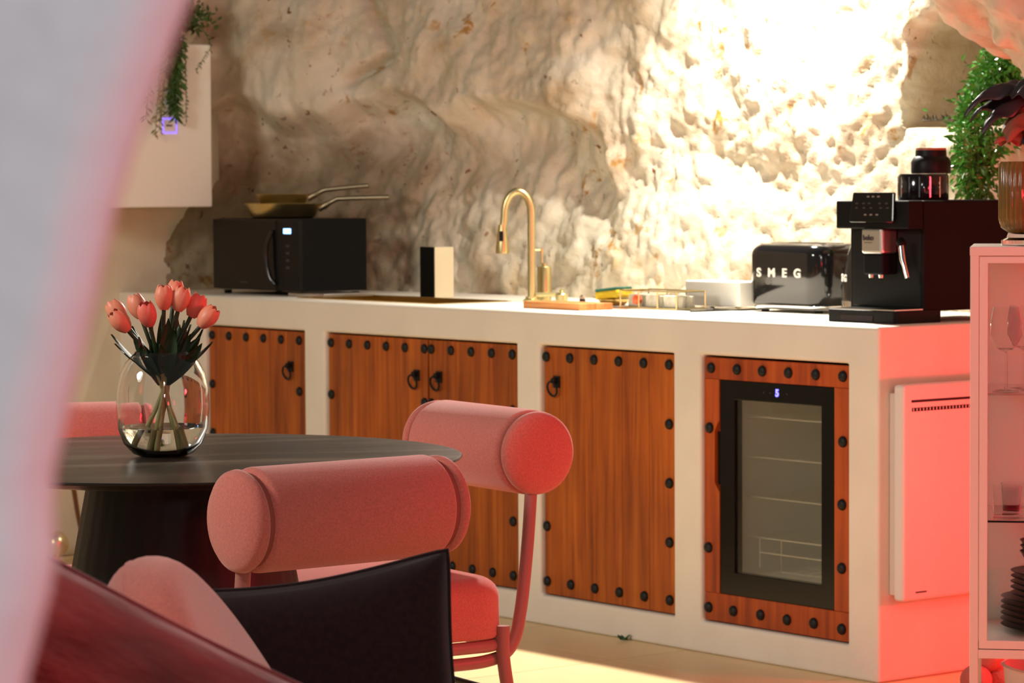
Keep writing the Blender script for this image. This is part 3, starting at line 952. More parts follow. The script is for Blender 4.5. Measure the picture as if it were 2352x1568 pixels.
# microwave and the two pans on it
mw = thing('microwave', 'black microwave with blue lit clock at the counter end', 'microwave', W(3.115, 0.165, CT + 0.004), RZ)
MB().box(-0.262, 0.262, 0.008, 0.268, 0.012, 0.254).obj('housing', 'black_satin', mw, bev=0.004)
MB().box(-0.262, 0.130, -0.010, 0.010, 0.014, 0.252).obj('door', 'black_panel', mw, bev=0.003)
MB().box(0.132, 0.262, -0.010, 0.010, 0.014, 0.252).obj('control_panel', 'black_plastic', mw, bev=0.003)
MB().tube(catmull([(0.112, -0.014, 0.215), (0.098, -0.026, 0.17), (0.096, -0.028, 0.12), (0.110, -0.024, 0.06), (0.128, -0.014, 0.035)], 5), 0.007, 8).obj('door_handle', 'black_gloss', mw, smooth=0.8)
MB().box(0.176, 0.218, -0.0118, -0.0100, 0.205, 0.222).obj('clock_display', 'led_display', mw)
for k in range(4):
    MB().box(0.19, 0.21, -0.0115, -0.0098, 0.16 - k * 0.024, 0.168 - k * 0.024).obj('button', 'print_dark', mw)
MB().box(-0.09, -0.045, -0.0112, -0.0098, 0.036, 0.042).obj('brand_plate', 'print_dark', mw)
for x in (-0.23, 0.23):
    for y in (0.03, 0.24):
        MB().lathe([(0, 0), (0.012, 0), (0.014, 0.012), (0, 0.012)], 12, c=(x, y, -0.004)).obj('foot', 'black_satin', mw)
tr_ = tag(MB().box(-0.11, 0.10, -0.10, 0.10, 0, 0.012).obj('steel_tray', 'brushed_steel', loc=W(2.83, 0.27, CT), rot=(0, 0, RZ), bev=0.002), 'flat grey steel tray lying beside the microwave', 'tray')

def pan(name, label, loc, rz, r, h, hl, hz):
    t = thing(name, label, 'frying pan', loc, rz, 'gold frying pans stacked on the microwave')
    MB().lathe([(0, 0), (r * 0.72, 0), (r * 0.82, 0.006), (r, h), (r * 0.985, h + 0.001), (r * 0.80, 0.009), (r * 0.7, 0.003), (0, 0.003)], 44).obj('bowl', 'brass', t, smooth=0.5)
    pts = catmull([(r * 0.93, 0, h * 0.62), (r + 0.045, 0, h + 0.010), (r + 0.075, 0, h + 0.016), (r + hl, 0, h + 0.016 + hz)], 6)
    MB().tube(pts, [0.011] * 4 + [0.0085] * (len(pts) - 4), 10).obj('handle', 'pan_handle', t, smooth=0.8)
    for y in (-0.008, 0.008):
        MB().lathe([(0, 0), (0.004, 0), (0.003, 0.003), (0, 0.003)], 8).obj('rivet', 'chrome', t, (r * 0.90, y, h * 0.70), (0, -1.2, 0))
    return t
PZ = CT + 0.004 + 0.254
pan('frying_pan', 'large gold frying pan standing on top of the microwave', W(3.135, 0.285, PZ), -0.15, 0.133, 0.050, 0.235, 0.004)
pan('frying_pan', 'small gold frying pan stacked inside the larger pan', W(3.145, 0.290, PZ + 0.040), -0.10, 0.092, 0.042, 0.205, 0.012)

# water heater on the side wall with hanging plant
wh = thing('water_heater', 'flat white wall mounted water heater with blue lit square display', 'water heater', W(3.78, 0.19, 1.212), RZ + math.pi / 2)
# local: x into the rock wall, y into the side wall, face towards -y
MB().box(-0.52, 0.0, -0.35, -0.03, 0.0, 0.560).obj('casing', 'white_enamel', wh, bev=0.006, seg=3)
MB().box(-0.48, -0.04, -0.03, 0.02, 0.08, 0.5).obj('wall_bracket', 'brushed_steel', wh)
led = MB()
lx, lz, lw_, lh_ = -0.171, 0.279, 0.027, 0.024
led.tube([(lx - lw_, -0.3515, lz - lh_), (lx + lw_, -0.3515, lz - lh_), (lx + lw_, -0.3515, lz + lh_), (lx - lw_, -0.3515, lz + lh_)], 0.0030, 6, closed=True)
led.obj('display_ring', 'led_violet', wh)
MB().box(lx - 0.014, lx + 0.010, -0.3512, -0.3500, lz - 0.002, lz + 0.003).obj('display_digits', 'print_dark', wh)

# ---------------------------------------------------------------- foliage helpers
def leaf_into(m, p, d, n, ln, wd, fold=0.25):
    """a small pointed leaf from p along d, n = face normal"""
    d = d.normalized()
    s = d.cross(n)
    s = s.normalized() if s.length > 1e-4 else d.orthogonal().normalized()
    n = s.cross(d)
    a, b, c = p, p + d * ln * 0.5, p + d * ln
    m.add([a, b + s * wd / 2 + n * wd * fold, c, b - s * wd / 2 + n * wd * fold, b], [(0, 4, 1), (4, 2, 1), (0, 3, 4), (3, 2, 4)])

def rvec():
    return Vector((random.gauss(0, 1), random.gauss(0, 1), random.gauss(0, 1))).normalized()

def strand(parent, pts, m, ln, wd, step=0.010, r=0.0014):
    P = catmull(pts, 10)
    mb = MB()
    mb.tube(P, r, 5)
    acc = 0
    for i in range(1, len(P)):
        acc += (P[i] - P[i - 1]).length
        if acc > step:
            acc = 0
            t = (P[i] - P[i - 1]).normalized()
            for sgn in (-1, 1):
                side = rvec()
                side = (side - t * side.dot(t)).normalized()
                leaf_into(mb, P[i], side * 0.9 + t * 0.6 + Vector((0, 0, -0.15)), rvec(), ln * random.uniform(0.7, 1.2), wd)
    return mb.obj('trailing_strand', m, parent)

# trailing plant on the water heater (local frame of the heater: x = v, y = u)
tp = thing('trailing_plant', 'trailing artificial fern in orange pot hanging over the water heater', 'plant', W(3.62, 0.12, 1.774), RZ + math.pi / 2)
MB().lathe([(0, 0), (0.045, 0), (0.060, 0.075), (0.063, 0.078), (0.063, 0.088), (0.055, 0.088), (0.05, 0.07), (0, 0.07)], 28).obj('pot', 'terracotta', tp, smooth=0.6)
F_ = -0.204
def hang(v, z, dep=0.0, m='fern_green', ln=0.024, wd=0.010, sw=0.0):
    ln *= 1.45
    strand(tp, [(v * 0.4, -0.02, 0.09), (v * 0.8, -0.12, 0.10), (v, F_ - 0.008 - dep, 0.0), (v + sw * 0.5, F_ - 0.016 - dep, z * 0.5), (v + sw, F_ - 0.012 - dep, z)], m, ln, wd)
for v, z, sw, m_, ln in ((-0.115, -0.23, -0.01, 'fern_green', 0.022), (-0.105, -0.25, 0.01, 'fern_green', 0.026), (-0.095, -0.22, -0.02, 'fern_green', 0.026), (-0.088, -0.20, 0.0, 'fern_green', 0.026),
                         (-0.10, -0.24, -0.005, 'fern_green', 0.028), (-0.14, -0.27, -0.02, 'fern_green', 0.018), (-0.15, -0.30, -0.02, 'fern_pale', 0.020), (-0.165, -0.31, -0.02, 'fern_pale', 0.020),
                         (-0.06, -0.275, 0.004, 'fern_green', 0.011), (0.04, -0.095, -0.06, 'fern_green', 0.012), (-0.13, -0.12, -0.01, 'fern_green', 0.022), (-0.20, -0.26, -0.02, 'fern_green', 0.02), (-0.24, -0.2, 0, 'fern_green', 0.02), (-0.075, -0.17, 0.0, 'fern_green', 0.024), (-0.11, -0.26, 0.015, 'fern_green', 0.024), (-0.092, -0.25, -0.012, 'fern_green', 0.024), (-0.08, -0.14, -0.02, 'fern_green', 0.026), (-0.07, -0.10, -0.03, 'fern_green', 0.024)):
    hang(v, z, random.uniform(0, 0.02), m_, ln, ln * 0.42, sw)
mb = MB()
for k in range(1100):
    q = Vector((random.gauss(0.028, 0.045), random.gauss(-0.03, 0.055), 0.055 + abs(random.gauss(0, 0.07))))
    leaf_into(mb, q, rvec() + Vector((0, 0, 0.3)), rvec(), random.uniform(0.02, 0.045), 0.012)
fo = mb.obj('foliage', 'fern_green', tp)
fo['kind'] = 'stuff'

# glossy green plant spilling from the niche
gp = thing('cascading_plant', 'bushy glossy green plant spilling from the rock niche above the coffee machine', 'plant', W(0.40, 0.93, 1.465), RZ)
MB().lathe([(0, 0), (0.05, 0), (0.065, 0.08), (0.06, 0.08), (0.05, 0.01), (0, 0.01)], 24).obj('pot', 'terracotta', gp, smooth=0.6)
gi = (Matrix.Translation(gp.location) @ Matrix.Rotation(RZ, 4, 'Z')).inverted()
spine = catmull([tuple(gp.location + Vector((0, 0, 0.10))), (1.345, 8.50, 1.60), (1.300, 8.44, 1.52), (1.275, 8.40, 1.43), (1.272, 8.39, 1.34), (1.290, 8.40, 1.25)], 10)
m1 = MB()
for k in range(7):
    off = rvec() * 0.03
    m1.tube([gi @ (p + off * min(1, i / 12)) for i, p in enumerate(spine)], 0.002, 5)
m1.obj('stems', 'fern_green', gp)
mb = MB()
for k in range(2300):
    t = random.random()
    p = spine[min(len(spine) - 1, int(8 + t * (len(spine) - 9)))]
    wdt = 0.052 + 0.022 * math.sin(math.pi * min(1, t * 1.1))
    q = p + Vector((random.gauss(0, wdt * 0.62), random.gauss(0, wdt * 0.55), random.gauss(0, 0.028)))
    if q.x < 1.215 + max(0, q.z - 1.43) * 0.45:
        q.x += 0.05
    dd = (q - p) * 12 + rvec() * 0.7 + Vector((0, 0, -0.35))
    leaf_into(mb, gi @ q, dd, Vector((0.3, -1, 0.6)) + rvec() * 0.7, random.uniform(0.018, 0.036), random.uniform(0.008, 0.013))
for k in range(500):
    p = Vector((1.37 + random.gauss(0, 0.035), 8.46 + random.gauss(0, 0.03), 1.575 + random.gauss(0, 0.035)))
    leaf_into(mb, gi @ p, rvec() + Vector((0, 0, -0.3)), Vector((0.3, -1, 0.6)) + rvec() * 0.7, random.uniform(0.018, 0.034), 0.011)
fo = mb.obj('foliage', 'leaf_green', gp)
fo['kind'] = 'stuff'

# dry sprigs along the niche sill
sg = thing('dry_garland', 'thin dark dry garland lying along the niche sill', 'garland', W(0.62, 0.90, 1.457), RZ)
mb = MB()
mb.tube([(-0.10, 0, 0.004), (0.0, 0.004, 0.005), (0.16, 0, 0.004)], 0.0025, 5)
for k in range(46):
    x = -0.10 + k * 0.0056
    leaf_into(mb, Vector((x, 0, 0.004)), Vector((random.uniform(-.8, .8), random.uniform(-.6, .6), 1)), rvec(), random.uniform(0.010, 0.026), 0.006)
mb.obj('sprigs', 'twig', sg)

# ================================================================ RIGHT SIDE: panel heater, glass cabinet
ph = thing('panel_heater', 'flat white panel heater with two dark slots hung on the counter end', 'heater', W(0, 0, 0), RZ)
MB().box(0.0, 0.030, 0.038, 0.56, 0.225, 0.745).obj('rear_box', 'white_metal', ph, bev=0.004)
MB().box(0.024, 0.060, 0.028, 0.58, 0.213, 0.768).obj('front_panel', 'heater_white', ph, bev=0.010, seg=4)
MB().box(0.0598, 0.0606, 0.058, 0.55, 0.722, 0.7285).obj('slot', 'slot_dark', ph)
g = MB().box(0.0598, 0.0606, 0.060, 0.55, 0.699, 0.7085).obj('grille', 'slot_dark', ph)
for k in range(40):
    MB().box(0.0603, 0.0612, 0.064 + k * 0.012, 0.0665 + k * 0.012, 0.700, 0.7075).obj('louvre', 'heater_white', g)
MB().box(0.0598, 0.0606, 0.074, 0.114, 0.2325, 0.2365).obj('brand_mark', 'print_dark', ph)

CX, CY, CW, CD, CZ0, CZ1 = 1.022, 6.79, 0.46, 0.36, 0.216, 1.138
CR = math.radians(-10)
def CP(x, y, z=0.0):
    return Vector((CX + x * math.cos(CR) - y * math.sin(CR), CY + x * math.sin(CR) + y * math.cos(CR), z))
gcab = thing('display_cabinet', 'white metal display cabinet with glass door beside the counter end', 'cabinet', (CX, CY, 0), CR)
p_ = 0.0195
for x in (0, CW - p_):
    for y in (0, CD - p_):
        MB().box(x, x + p_, y, y + p_, 0.0, CZ1 - 0.001).obj('post', 'white_metal', gcab, bev=0.0015)
MB().box(-0.001, CW + 0.001, -0.001, CD, CZ1 - 0.020, CZ1).obj('top_panel', 'white_metal', gcab, bev=0.0015)
MB().box(p_, CW - p_, 0.0, p_, CZ0, CZ0 + 0.020).obj('bottom_rail', 'white_metal', gcab, bev=0.0015)
MB().box(p_, CW - p_, p_, CD - p_, CZ0 + 0.012, CZ0 + 0.040).obj('bottom_panel', 'white_metal', gcab)
MB().box(p_, CW - p_, CD - 0.008, CD - 0.004, CZ0, CZ1 - 0.02).obj('back_panel', 'white_metal', gcab)
for x in (0.007, CW - 0.011):
    MB().box(x, x + 0.004, p_, CD - p_, CZ0 + 0.02, CZ1 - 0.02).obj('side_pane', 'thin_glass', gcab)
for z in (0.810, 0.524):
    MB().box(p_ + 0.002, CW - p_ - 0.002, 0.030, CD - 0.012, z - 0.005, z).obj('glass_shelf', 'glass', gcab)
dz0, dz1, dx0, dx1 = CZ0 + 0.022, CZ1 - 0.022, p_ + 0.0012, CW - p_ - 0.0012
dd_ = 0.0185
door = voxmesh([dx0, dx0 + dd_, dx1 - dd_, dx1], [0.0, 0.018], [dz0, dz0 + dd_, dz1 - dd_ * 0.8, dz1],
               lambda x, y, z: not (dx0 + dd_ < x < dx1 - dd_ and dz0 + dd_ < z < dz1 - dd_ * 0.8)).obj('door', 'white_metal', gcab, bev=0.001)
MB().box(dx0 + dd_ - 0.003, dx1 - dd_ + 0.003, 0.008, 0.011, dz0 + dd_ - 0.003, dz1 - dd_ * 0.8 + 0.003).obj('pane', 'thin_glass', door)
MB().lathe([(0, 0), (0.008, 0.002), (0.009, 0.012), (0, 0.014)], 14).obj('knob', 'white_metal', door, (dx1 - 0.009, 0, 0.7), (math.pi / 2, 0, 0))

def wine_glass(x, y, label):
    t = thing('wine_glass', label, 'wine glass', CP(x, y, 0.8105), 0, 'wine glasses on the upper shelf')
    MB().lathe([(0, 0), (0.032, 0), (0.032, 0.002), (0.004, 0.005)], 24).obj('foot', 'thin_glass', t, smooth=0.6)
    MB().lathe([(0.0035, 0.0045), (0.0032, 0.085), (0, 0.088)], 10).obj('stem', 'thin_glass', t, smooth=0.6)
    MB().lathe([(0, 0.087), (0.020, 0.095), (0.036, 0.125), (0.036, 0.155), (0.030, 0.190), (0.0285, 0.190), (0.0345, 0.155), (0.0345, 0.126), (0.019, 0.098), (0, 0.090)], 24).obj('bowl', 'thin_glass', t, smooth=0.6)
wine_glass(0.078, 0.10, 'clear stemmed wine glass on the upper shelf by the cabinet post')
wine_glass(0.115, 0.18, 'clear stemmed wine glass on the upper shelf behind the front one')
def tumbler(x, y, label):
    t = thing('tumbler', label, 'glass', CP(x, y, 0.5245), 0, 'tumblers on the middle shelf')
    MB().lathe([(0, 0), (0.030, 0), (0.034, 0.072), (0.0325, 0.072), (0.0285, 0.008), (0, 0.008)], 24).obj('wall', 'thin_glass', t, smooth=0.6)
tumbler(0.080, 0.09, 'clear glass tumbler on the middle shelf by the cabinet post')
tumbler(0.100, 0.17, 'clear glass tumbler on the middle shelf behind the front one')
ORD = ['lowest', 'second from bottom', 'third from bottom', 'fourth from bottom', 'fifth from bottom', 'sixth from bottom']
def dish(kind, r, h, n, z, cx, lab, grp):
    me_ = MB().lathe([(0, 0), (r * 0.62, 0), (r * 0.68, 0.002), (r * 0.97, h), (r, h + 0.002), (r * 0.96, h + 0.003), (r * 0.66, 0.006), (0, 0.005)], 40).mesh(kind, 'plate_dark', 0.6)
    for k in range(n):
        tag(link(kind, me_, None, CP(cx + random.uniform(-.001, .001), 0.175, z + k * 0.0128)), lab % ('topmost' if k == n - 1 else ORD[k]), 'plate' if 'plate' in kind else 'bowl', grp)
    return z + (n - 1) * 0.0128 + h + 0.004
zz = CZ0 + 0.0405
z_a = dish('dinner_plate', 0.130, 0.014, 6, zz, 0.196, 'dark dinner plate, %s of the wide stack in the cabinet', 'stacked dark dinner plates')
z_b = dish('side_plate', 0.108, 0.014, 5, z_a - 0.010, 0.196, 'dark side plate, %s of the stack on the dinner plates', 'stacked dark side plates')
z_c = dish('cereal_bowl', 0.087, 0.050, 3, z_b - 0.010, 0.196, 'dark bowl, %s of the bowls nested on the side plates', 'nested dark bowls')

# things under the cabinet
bk = thing('fabric_basket', 'pale fabric basket with curved rim under the display cabinet', 'basket', (1.30, 7.02, 0), 0)
def bk_rib(a, z):
    return 1 + 0.05 * math.sin(3 * a + 0.6) * (z / 0.18)
MB().lathe([(0, 0), (0.13, 0), (0.155, 0.06), (0.162, 0.155), (0.168, 0.160), (0.160, 0.163), (0.148, 0.06), (0.12, 0.008), (0, 0.008)], 48, rib=bk_rib).obj('side', 'bag_cloth', bk, smooth=0.8)
YARN = [(1.24, 7.00, 0.125), (1.33, 7.03, 0.12), (1.31, 6.93, 0.125)]
ymesh = MB().lathe([(0.052 * math.sin(math.pi * k / 14), -0.052 * math.cos(math.pi * k / 14)) for k in range(15)], 24).mesh('yarn_ball', 'yarn', 1.0)
for k, p in enumerate(YARN):
    tag(link('yarn_ball', ymesh, None, p), 'round wool ball lying in the fabric basket', 'yarn ball', 'wool balls in the basket')
MB().lathe([(0, 0.008), (0.115, 0.010), (0.13, 0.06), (0.10, 0.072), (0, 0.074)], 24).obj('lining', 'bag_cloth', bk, smooth=0.8)
for k, p in enumerate([(1.155, 7.56, 0.04), (1.225, 7.60, 0.04), (1.190, 7.585, 0.098), (1.285, 7.63, 0.04)]):
    o = link('pebble', ymesh, None, p)
    o.scale = (0.78, 0.78, 0.76)
    tag(o, 'round pale ball resting on top of the other balls behind the display cabinet' if k == 2 else 'round pale ball lying on the floor behind the display cabinet', 'ball', 'balls behind the cabinet')

# amber vase with dark leaves
av = thing('ribbed_vase', 'ribbed amber glass vase standing on the display cabinet', 'vase', CP(0.125, 0.16, CZ1), 0)
MB().lathe([(0, 0.028), (0.040, 0.028), (0.058, 0.040), (0.0645, 0.060), (0.0645, 0.182), (0.060, 0.190), (0.056, 0.190), (0.060, 0.175), (0.060, 0.062), (0.050, 0.046), (0, 0.040)], 256,
           rib=lambda a, z: 1 + 0.028 * math.cos(32 * a)).obj('bowl', 'amber_glass', av, smooth=1.0)
MB().lathe([(0, 0), (0.060, 0), (0.060, 0.012), (0.048, 0.018), (0.044, 0.0285), (0, 0.0285)], 40).obj('foot', 'glass', av, smooth=0.6)
br = thing('leaf_branch', 'branch of drooping dark purple leaves in the amber vase', 'leaves', CP(0.125, 0.16, CZ1 + 0.05), 0)
MB().tube([(0.0, 0, 0.0), (0.005, 0, 0.14), (0.0, 0, 0.24), (0.01, 0, 0.32)], 0.004, 7).obj('stem', 'twig', br)
def big_leaf(az, z0, rise, ln, wd, droop, m):
    d = Vector((math.cos(az), math.sin(az), 0))
    sd_ = Vector((-math.sin(az), math.cos(az), 0))
    def f(a, b):
        t, s_1 = a, (b - 0.5) * 2
        w_ = wd * math.sin(math.pi * min(1, t * 0.92 + 0.08)) ** 0.8 * (1 - 0.25 * t)
        q = d * (ln * t) + Vector((0, 0, z0 + rise * t - droop * t * t + 0.006 * math.sin(9 * t)))
        q += sd_ * (w_ * s_1 * 0.5) + Vector((0, 0, -abs(s_1) ** 1.5 * w_ * 0.38 + 0.004 * math.sin(14 * t + 4 * s_1)))
        return tuple(q)
    return MB().grid(f, 16, 8).obj('leaf', m, br, smooth=2.0, solid=0.0012)
for az, z0_, rise, ln, wd_, dr_, m_ in ((math.radians(188), 0.30, 0.13, 0.150, 0.085, 0.19, 'dark_leaf'), (math.radians(205), 0.28, 0.07, 0.125, 0.080, 0.15, 'dark_leaf'), (math.radians(240), 0.25, 0.06, 0.13, 0.085, 0.13, 'copper_leaf'),
                                  (math.radians(215), 0.20, 0.03, 0.105, 0.060, 0.05, 'copper_leaf'), (math.radians(165), 0.27, 0.12, 0.13, 0.075, 0.16, 'dark_leaf'), (math.radians(260), 0.31, 0.08, 0.13, 0.09, 0.12, 'dark_leaf'),
                                  (math.radians(330), 0.27, 0.10, 0.15, 0.085, 0.15, 'dark_leaf'), (math.radians(60), 0.29, 0.1, 0.15, 0.085, 0.15, 'dark_leaf'), (math.radians(285), 0.20, 0.04, 0.12, 0.08, 0.06, 'dark_leaf')):
    big_leaf(az, z0_, rise, ln, wd_, dr_, m_)

# ================================================================ DINING TABLE
TX, TY, TR = -0.652, 6.0, 0.553
tb = thing('dining_table', 'round dark dining table with knife edge top and broad conical base', 'table', (TX, TY, 0), 0.25)
MB().lathe([(0, 0.718), (0.40, 0.720), (0.515, 0.735), (0.551, 0.7445), (TR, 0.747), (0.5515, 0.7495), (0.546, 0.75), (0, 0.75)], 128).obj('table_top', 'table_wood', tb, smooth=0.5)
MB().lathe([(0, 0), (0.300, 0), (0.302, 0.01), (0.235, 0.45), (0.188, 0.70), (0.186, 0.719), (0, 0.719)], 96, rib=lambda a, z: 1 + 0.006 * math.cos(36 * a)).obj('base', 'dark_wood', tb, smooth=0.6)

# glass vase with tulips
VX, VY, VZ = -0.690, 6.0, 0.7505
vs_ = thing('glass_vase', 'rounded clear glass vase holding tulips on the dining table', 'vase', (VX, VY, VZ), 0)
def sq(a, z):
    k = max(0.0, 1 - abs(z - 0.10) / 0.11)
    c, s_1 = abs(math.cos(a + 0.5)), abs(math.sin(a + 0.5))
    return 1 + 0.06 * k * ((c ** 4 + s_1 ** 4) ** -0.25 - 1.06) + 0.006 * k * math.sin(3 * a)
OUT = [(0.0, 0.0), (0.045, 0.0), (0.060, 0.006), (0.078, 0.026), (0.088, 0.055), (0.0915, 0.095), (0.0905, 0.130), (0.084, 0.163), (0.072, 0.186), (0.060, 0.198), (0.054, 0.205)]
INN = [(0.0515, 0.205), (0.056, 0.196), (0.067, 0.183), (0.079, 0.161), (0.0860, 0.130), (0.0870, 0.095), (0.0835, 0.057), (0.073, 0.030), (0.056, 0.014), (0.040, 0.010), (0, 0.010)]
MB().lathe(OUT + [(0.0535, 0.2065), (0.052, 0.2065)] + INN, 64, rib=sq).obj('glass_wall', 'glass', vs_, smooth=1.2)
MB().lathe([(0, 0.0104), (0.040, 0.0104), (0.0557, 0.0145), (0.0727, 0.0304), (0.0832, 0.0565), (0.0834, 0.058), (0, 0.058)], 64, rib=sq).obj('water', 'water', vs_, smooth=0.7)

def petal_mesh(name, m):
    def f(a, b):
        s_1 = (a - 0.5) * 2
        z = b
        prof = math.sin(math.pi * (0.10 + 0.72 * z)) ** 0.7
        half = 1.2 * (math.sin(math.pi * min(1, 0.12 + 0.80 * z)) ** 0.6) * (1 if z < 0.75 else 1 - 0.75 * ((z - 0.75) / 0.25) ** 2)
        ang = s_1 * half
        r = 0.0188 * prof * (1 + 0.05 * math.cos(s_1 * 3))
        return (r * math.cos(ang), r * math.sin(ang), 0.048 * z)
    return MB().grid(f, 8, 10).mesh(name, m, 2.0)
PET = {k: petal_mesh('petal', k) for k in ('petal', 'petal_pink')}
# head position relative to the vase base (x, y, z), tilt direction follows the stem
HEADS = [(-0.086, 0.030, 0.268, 'petal', 'tulip with orange pink head leaning outermost to the side behind another'),
         (-0.070, -0.030, 0.252, 'petal', 'tulip with pale coral head drooping beside the vase, in front of the outermost one'),
         (-0.047, 0.020, 0.276, 'petal', 'tulip with pale green based coral head between the drooping pair and the red one'),
         (-0.021, -0.035, 0.262, 'petal_pink', 'deepest red pink tulip head at the front of the bunch'),
         (0.006, -0.010, 0.293, 'petal', 'tallest open coral tulip head in the middle of the bunch'),
         (0.020, 0.040, 0.300, 'petal', 'coral tulip head tucked behind the tallest ones'),
         (0.036, -0.005, 0.290, 'petal', 'tall coral tulip head beside the tallest one towards the wooden doors'),
         (0.061, 0.015, 0.277, 'petal_pink', 'narrow pink tulip head with bright rim next to the counter side'),
         (0.084, -0.005, 0.258, 'petal', 'coral tulip head leaning outermost towards the wooden doors')]
random.seed(11)
for i, (hx_, hy_, hz_, pm_, lab) in enumerate(HEADS):
    hx_ *= 0.93
    t = thing('tulip', lab, 'tulip', (VX, VY, VZ), 0, 'tulips in the glass vase')
    b0 = Vector((-hx_ * 0.55 + random.uniform(-.012, .012), -hy_ * 0.5 + random.uniform(-.015, .015), 0.013))
    mo = Vector((hx_ * 0.36, hy_ * 0.5, 0.196))
    hd = Vector((hx_, hy_, hz_))
    P = catmull([tuple(b0), tuple((b0 + mo) / 2 + Vector((0.004, 0, 0))), tuple(mo), tuple(hd)], 8)
    MB().tube(P[:14], 0.0046, 8).obj('stem', 'stem_pale', t, smooth=1.0)
    MB().tube(P[13:], 0.0042, 8).obj('upper_stem', 'tulip_leaf', t, smooth=1.0)
    ax = ((P[-1] - P[-4]).normalized() + Vector((hx_ * 2.0, hy_ * 2, 0.2))).normalized()
    q = Vector((0, 0, 1)).rotation_difference(ax)
    for k in range(6):
        e = (q.to_matrix() @ Matrix.Rotation(k * math.pi / 3 + i * 0.7 + 0.35, 3, 'Z')).to_euler()
        o = link('petal', PET[pm_], t, hd - ax * 0.004, e)
        o.scale = (1.0 if k % 2 else 0.93,) * 2 + (1.0 if k % 2 else 1.04,)
    for k in ((1,) if i < 2 else (0, 1, 2)):
        az = math.atan2(hy_, hx_) + (k - 1) * 1.5 + random.uniform(-.3, .3)
        tip = hd + Vector((0.022 * math.cos(az), 0.022 * math.sin(az), random.uniform(-0.040, -0.016)))
        st_ = Vector((mo.x * 0.4, mo.y * 0.4, 0.140 + 0.012 * k))
        sdv = Vector((-math.sin(az), math.cos(az), 0))
        def lf(a, b, st_=st_, tip=tip, sdv=sdv, az=az):
            c = st_.lerp(tip, b) + Vector((math.cos(az), math.sin(az), 0)) * 0.004 * math.sin(math.pi * b)
            w_ = 0.0165 * math.sin(math.pi * (0.06 + 0.94 * b)) ** 0.9
            s_1 = (a - 0.5) * 2
            return tuple(c + sdv * w_ * s_1 + Vector((math.cos(az), math.sin(az), 0)) * 0.004 * s_1 * s_1)
        MB().grid(lf, 4, 9).obj('leaf', 'tulip_leaf', t, smooth=2.0)

# ================================================================ CHAIRS
def lathe_x(prof, seg=40):
    m = MB().lathe(prof, seg)
    m.v = [(p[2], p[0], p[1]) for p in m.v]
    return m
def make_chair(label):
    t = thing('roll_back_chair', label, 'chair', (0, 0, 0), 0, 'pink chairs around the dining table')
    RY, RZc, rr = -0.29, 0.712, 0.091
    hl = 0.192
    pr = [(0, -hl), (rr * 0.86, -hl)]
    for k in range(7):
        a = math.pi / 2 * k / 6
        pr.append((rr - 0.014 + 0.014 * math.sin(a), -hl + 0.014 - 0.014 * math.cos(a)))
    pr += [(r, -z) for r, z in reversed(pr)]
    back = lathe_x(pr, 48).obj('backrest_roll', 'pink_fabric', t, (0, RY, RZc), smooth=1.0)
    for s in (-1, 1):
        cap = [(0, 0.0), (rr * 0.84, 0.0), (rr * 0.93, 0.004), (rr * 0.975, 0.011), (rr * 0.955, 0.020), (rr * 0.85, 0.028), (rr * 0.6, 0.034), (rr * 0.3, 0.037), (0, 0.038)]
        lathe_x([(r, s * z) for r, z in cap], 48).obj('end_pad', 'pink_fabric', t, (s * (hl + 0.006), RY, RZc), smooth=1.0)
        lathe_x([(0, -0.007), (rr * 0.90, -0.007), (rr * 0.90, 0.007), (0, 0.007)], 40).obj('welt', 'welt', back, (s * (hl + 0.003), 0, 0), smooth=0.6)
        P = catmull([(s * 0.197, RY + 0.005, 0.660), (s * 0.200, RY + 0.018, 0.52), (s * 0.203, RY + 0.038, 0.38), (s * 0.204, RY + 0.062, 0.305), (s * 0.205, RY + 0.12, 0.278), (s * 0.205, -0.02, 0.275), (s * 0.205, 0.20, 0.275)], 8)
        MB().tube(P, 0.0135, 14).obj('back_post', 'pink_frame', t, smooth=1.0)
        MB().tube(catmull([(s * 0.222, -0.196, 0.352), (s * 0.224, -0.197, 0.27), (s * 0.228, -0.225, 0.12), (s * 0.232, -0.262, 0.0)], 6), 0.0145, 14).obj('leg', 'pink_frame', t, smooth=1.0)
        MB().tube(catmull([(s * 0.222, 0.190, 0.352), (s * 0.224, 0.191, 0.27), (s * 0.228, 0.205, 0.12), (s * 0.232, 0.228, 0.0)], 6), 0.0145, 14).obj('leg', 'pink_frame', t, smooth=1.0)
    superbox(0.475, 0.460, 0.127, 0.328, n=48, rtop=0.042, rv=0.075).obj('seat', 'pink_fabric', t, (0, 0.02, 0), smooth=1.0)
    loop = []
    for q in range(4):
        cx = 0.170 * (1 if q in (0, 3) else -1)
        cy = 0.150 * (1 if q in (0, 1) else -1)
        for j in range(6):
            a = math.pi / 2 * (q + j / 5)
            loop.append((cx + 0.05 * math.cos(a), cy + 0.05 * math.sin(a), 0.311))
    MB().tube(loop, 0.0135, 12, closed=True).obj('seat_frame', 'pink_frame', t, smooth=1.0)
    MB().tube([(-0.226, -0.212, 0.205), (0.226, -0.212, 0.205)], 0.0075, 10).obj('stretcher', 'iron', t, smooth=1.0)
    return t
ch = make_chair('pink roll back chair turned with its back to the sofa')
aA = math.radians(38)
fA = Vector((-math.sin(aA), math.cos(aA), 0))
ch.location = Vector((-0.300, 5.29, 0)) + fA * 0.29
ch.rotation_euler.z = aA
cB = copy_tree(ch)
fB = Vector((-0.853, -0.522, 0))
cB.location = Vector((-0.058, 6.635, 0)) + fB * 0.29
cB.rotation_euler.z = math.atan2(-fB.x, fB.y)
cB['label'] = 'pink roll back chair between the table and the studded doors'
cC = copy_tree(ch)
fC = Vector((0.24, -0.97, 0)).normalized()
cC.location = Vector((-1.035, 6.76, 0)) + fC * 0.29
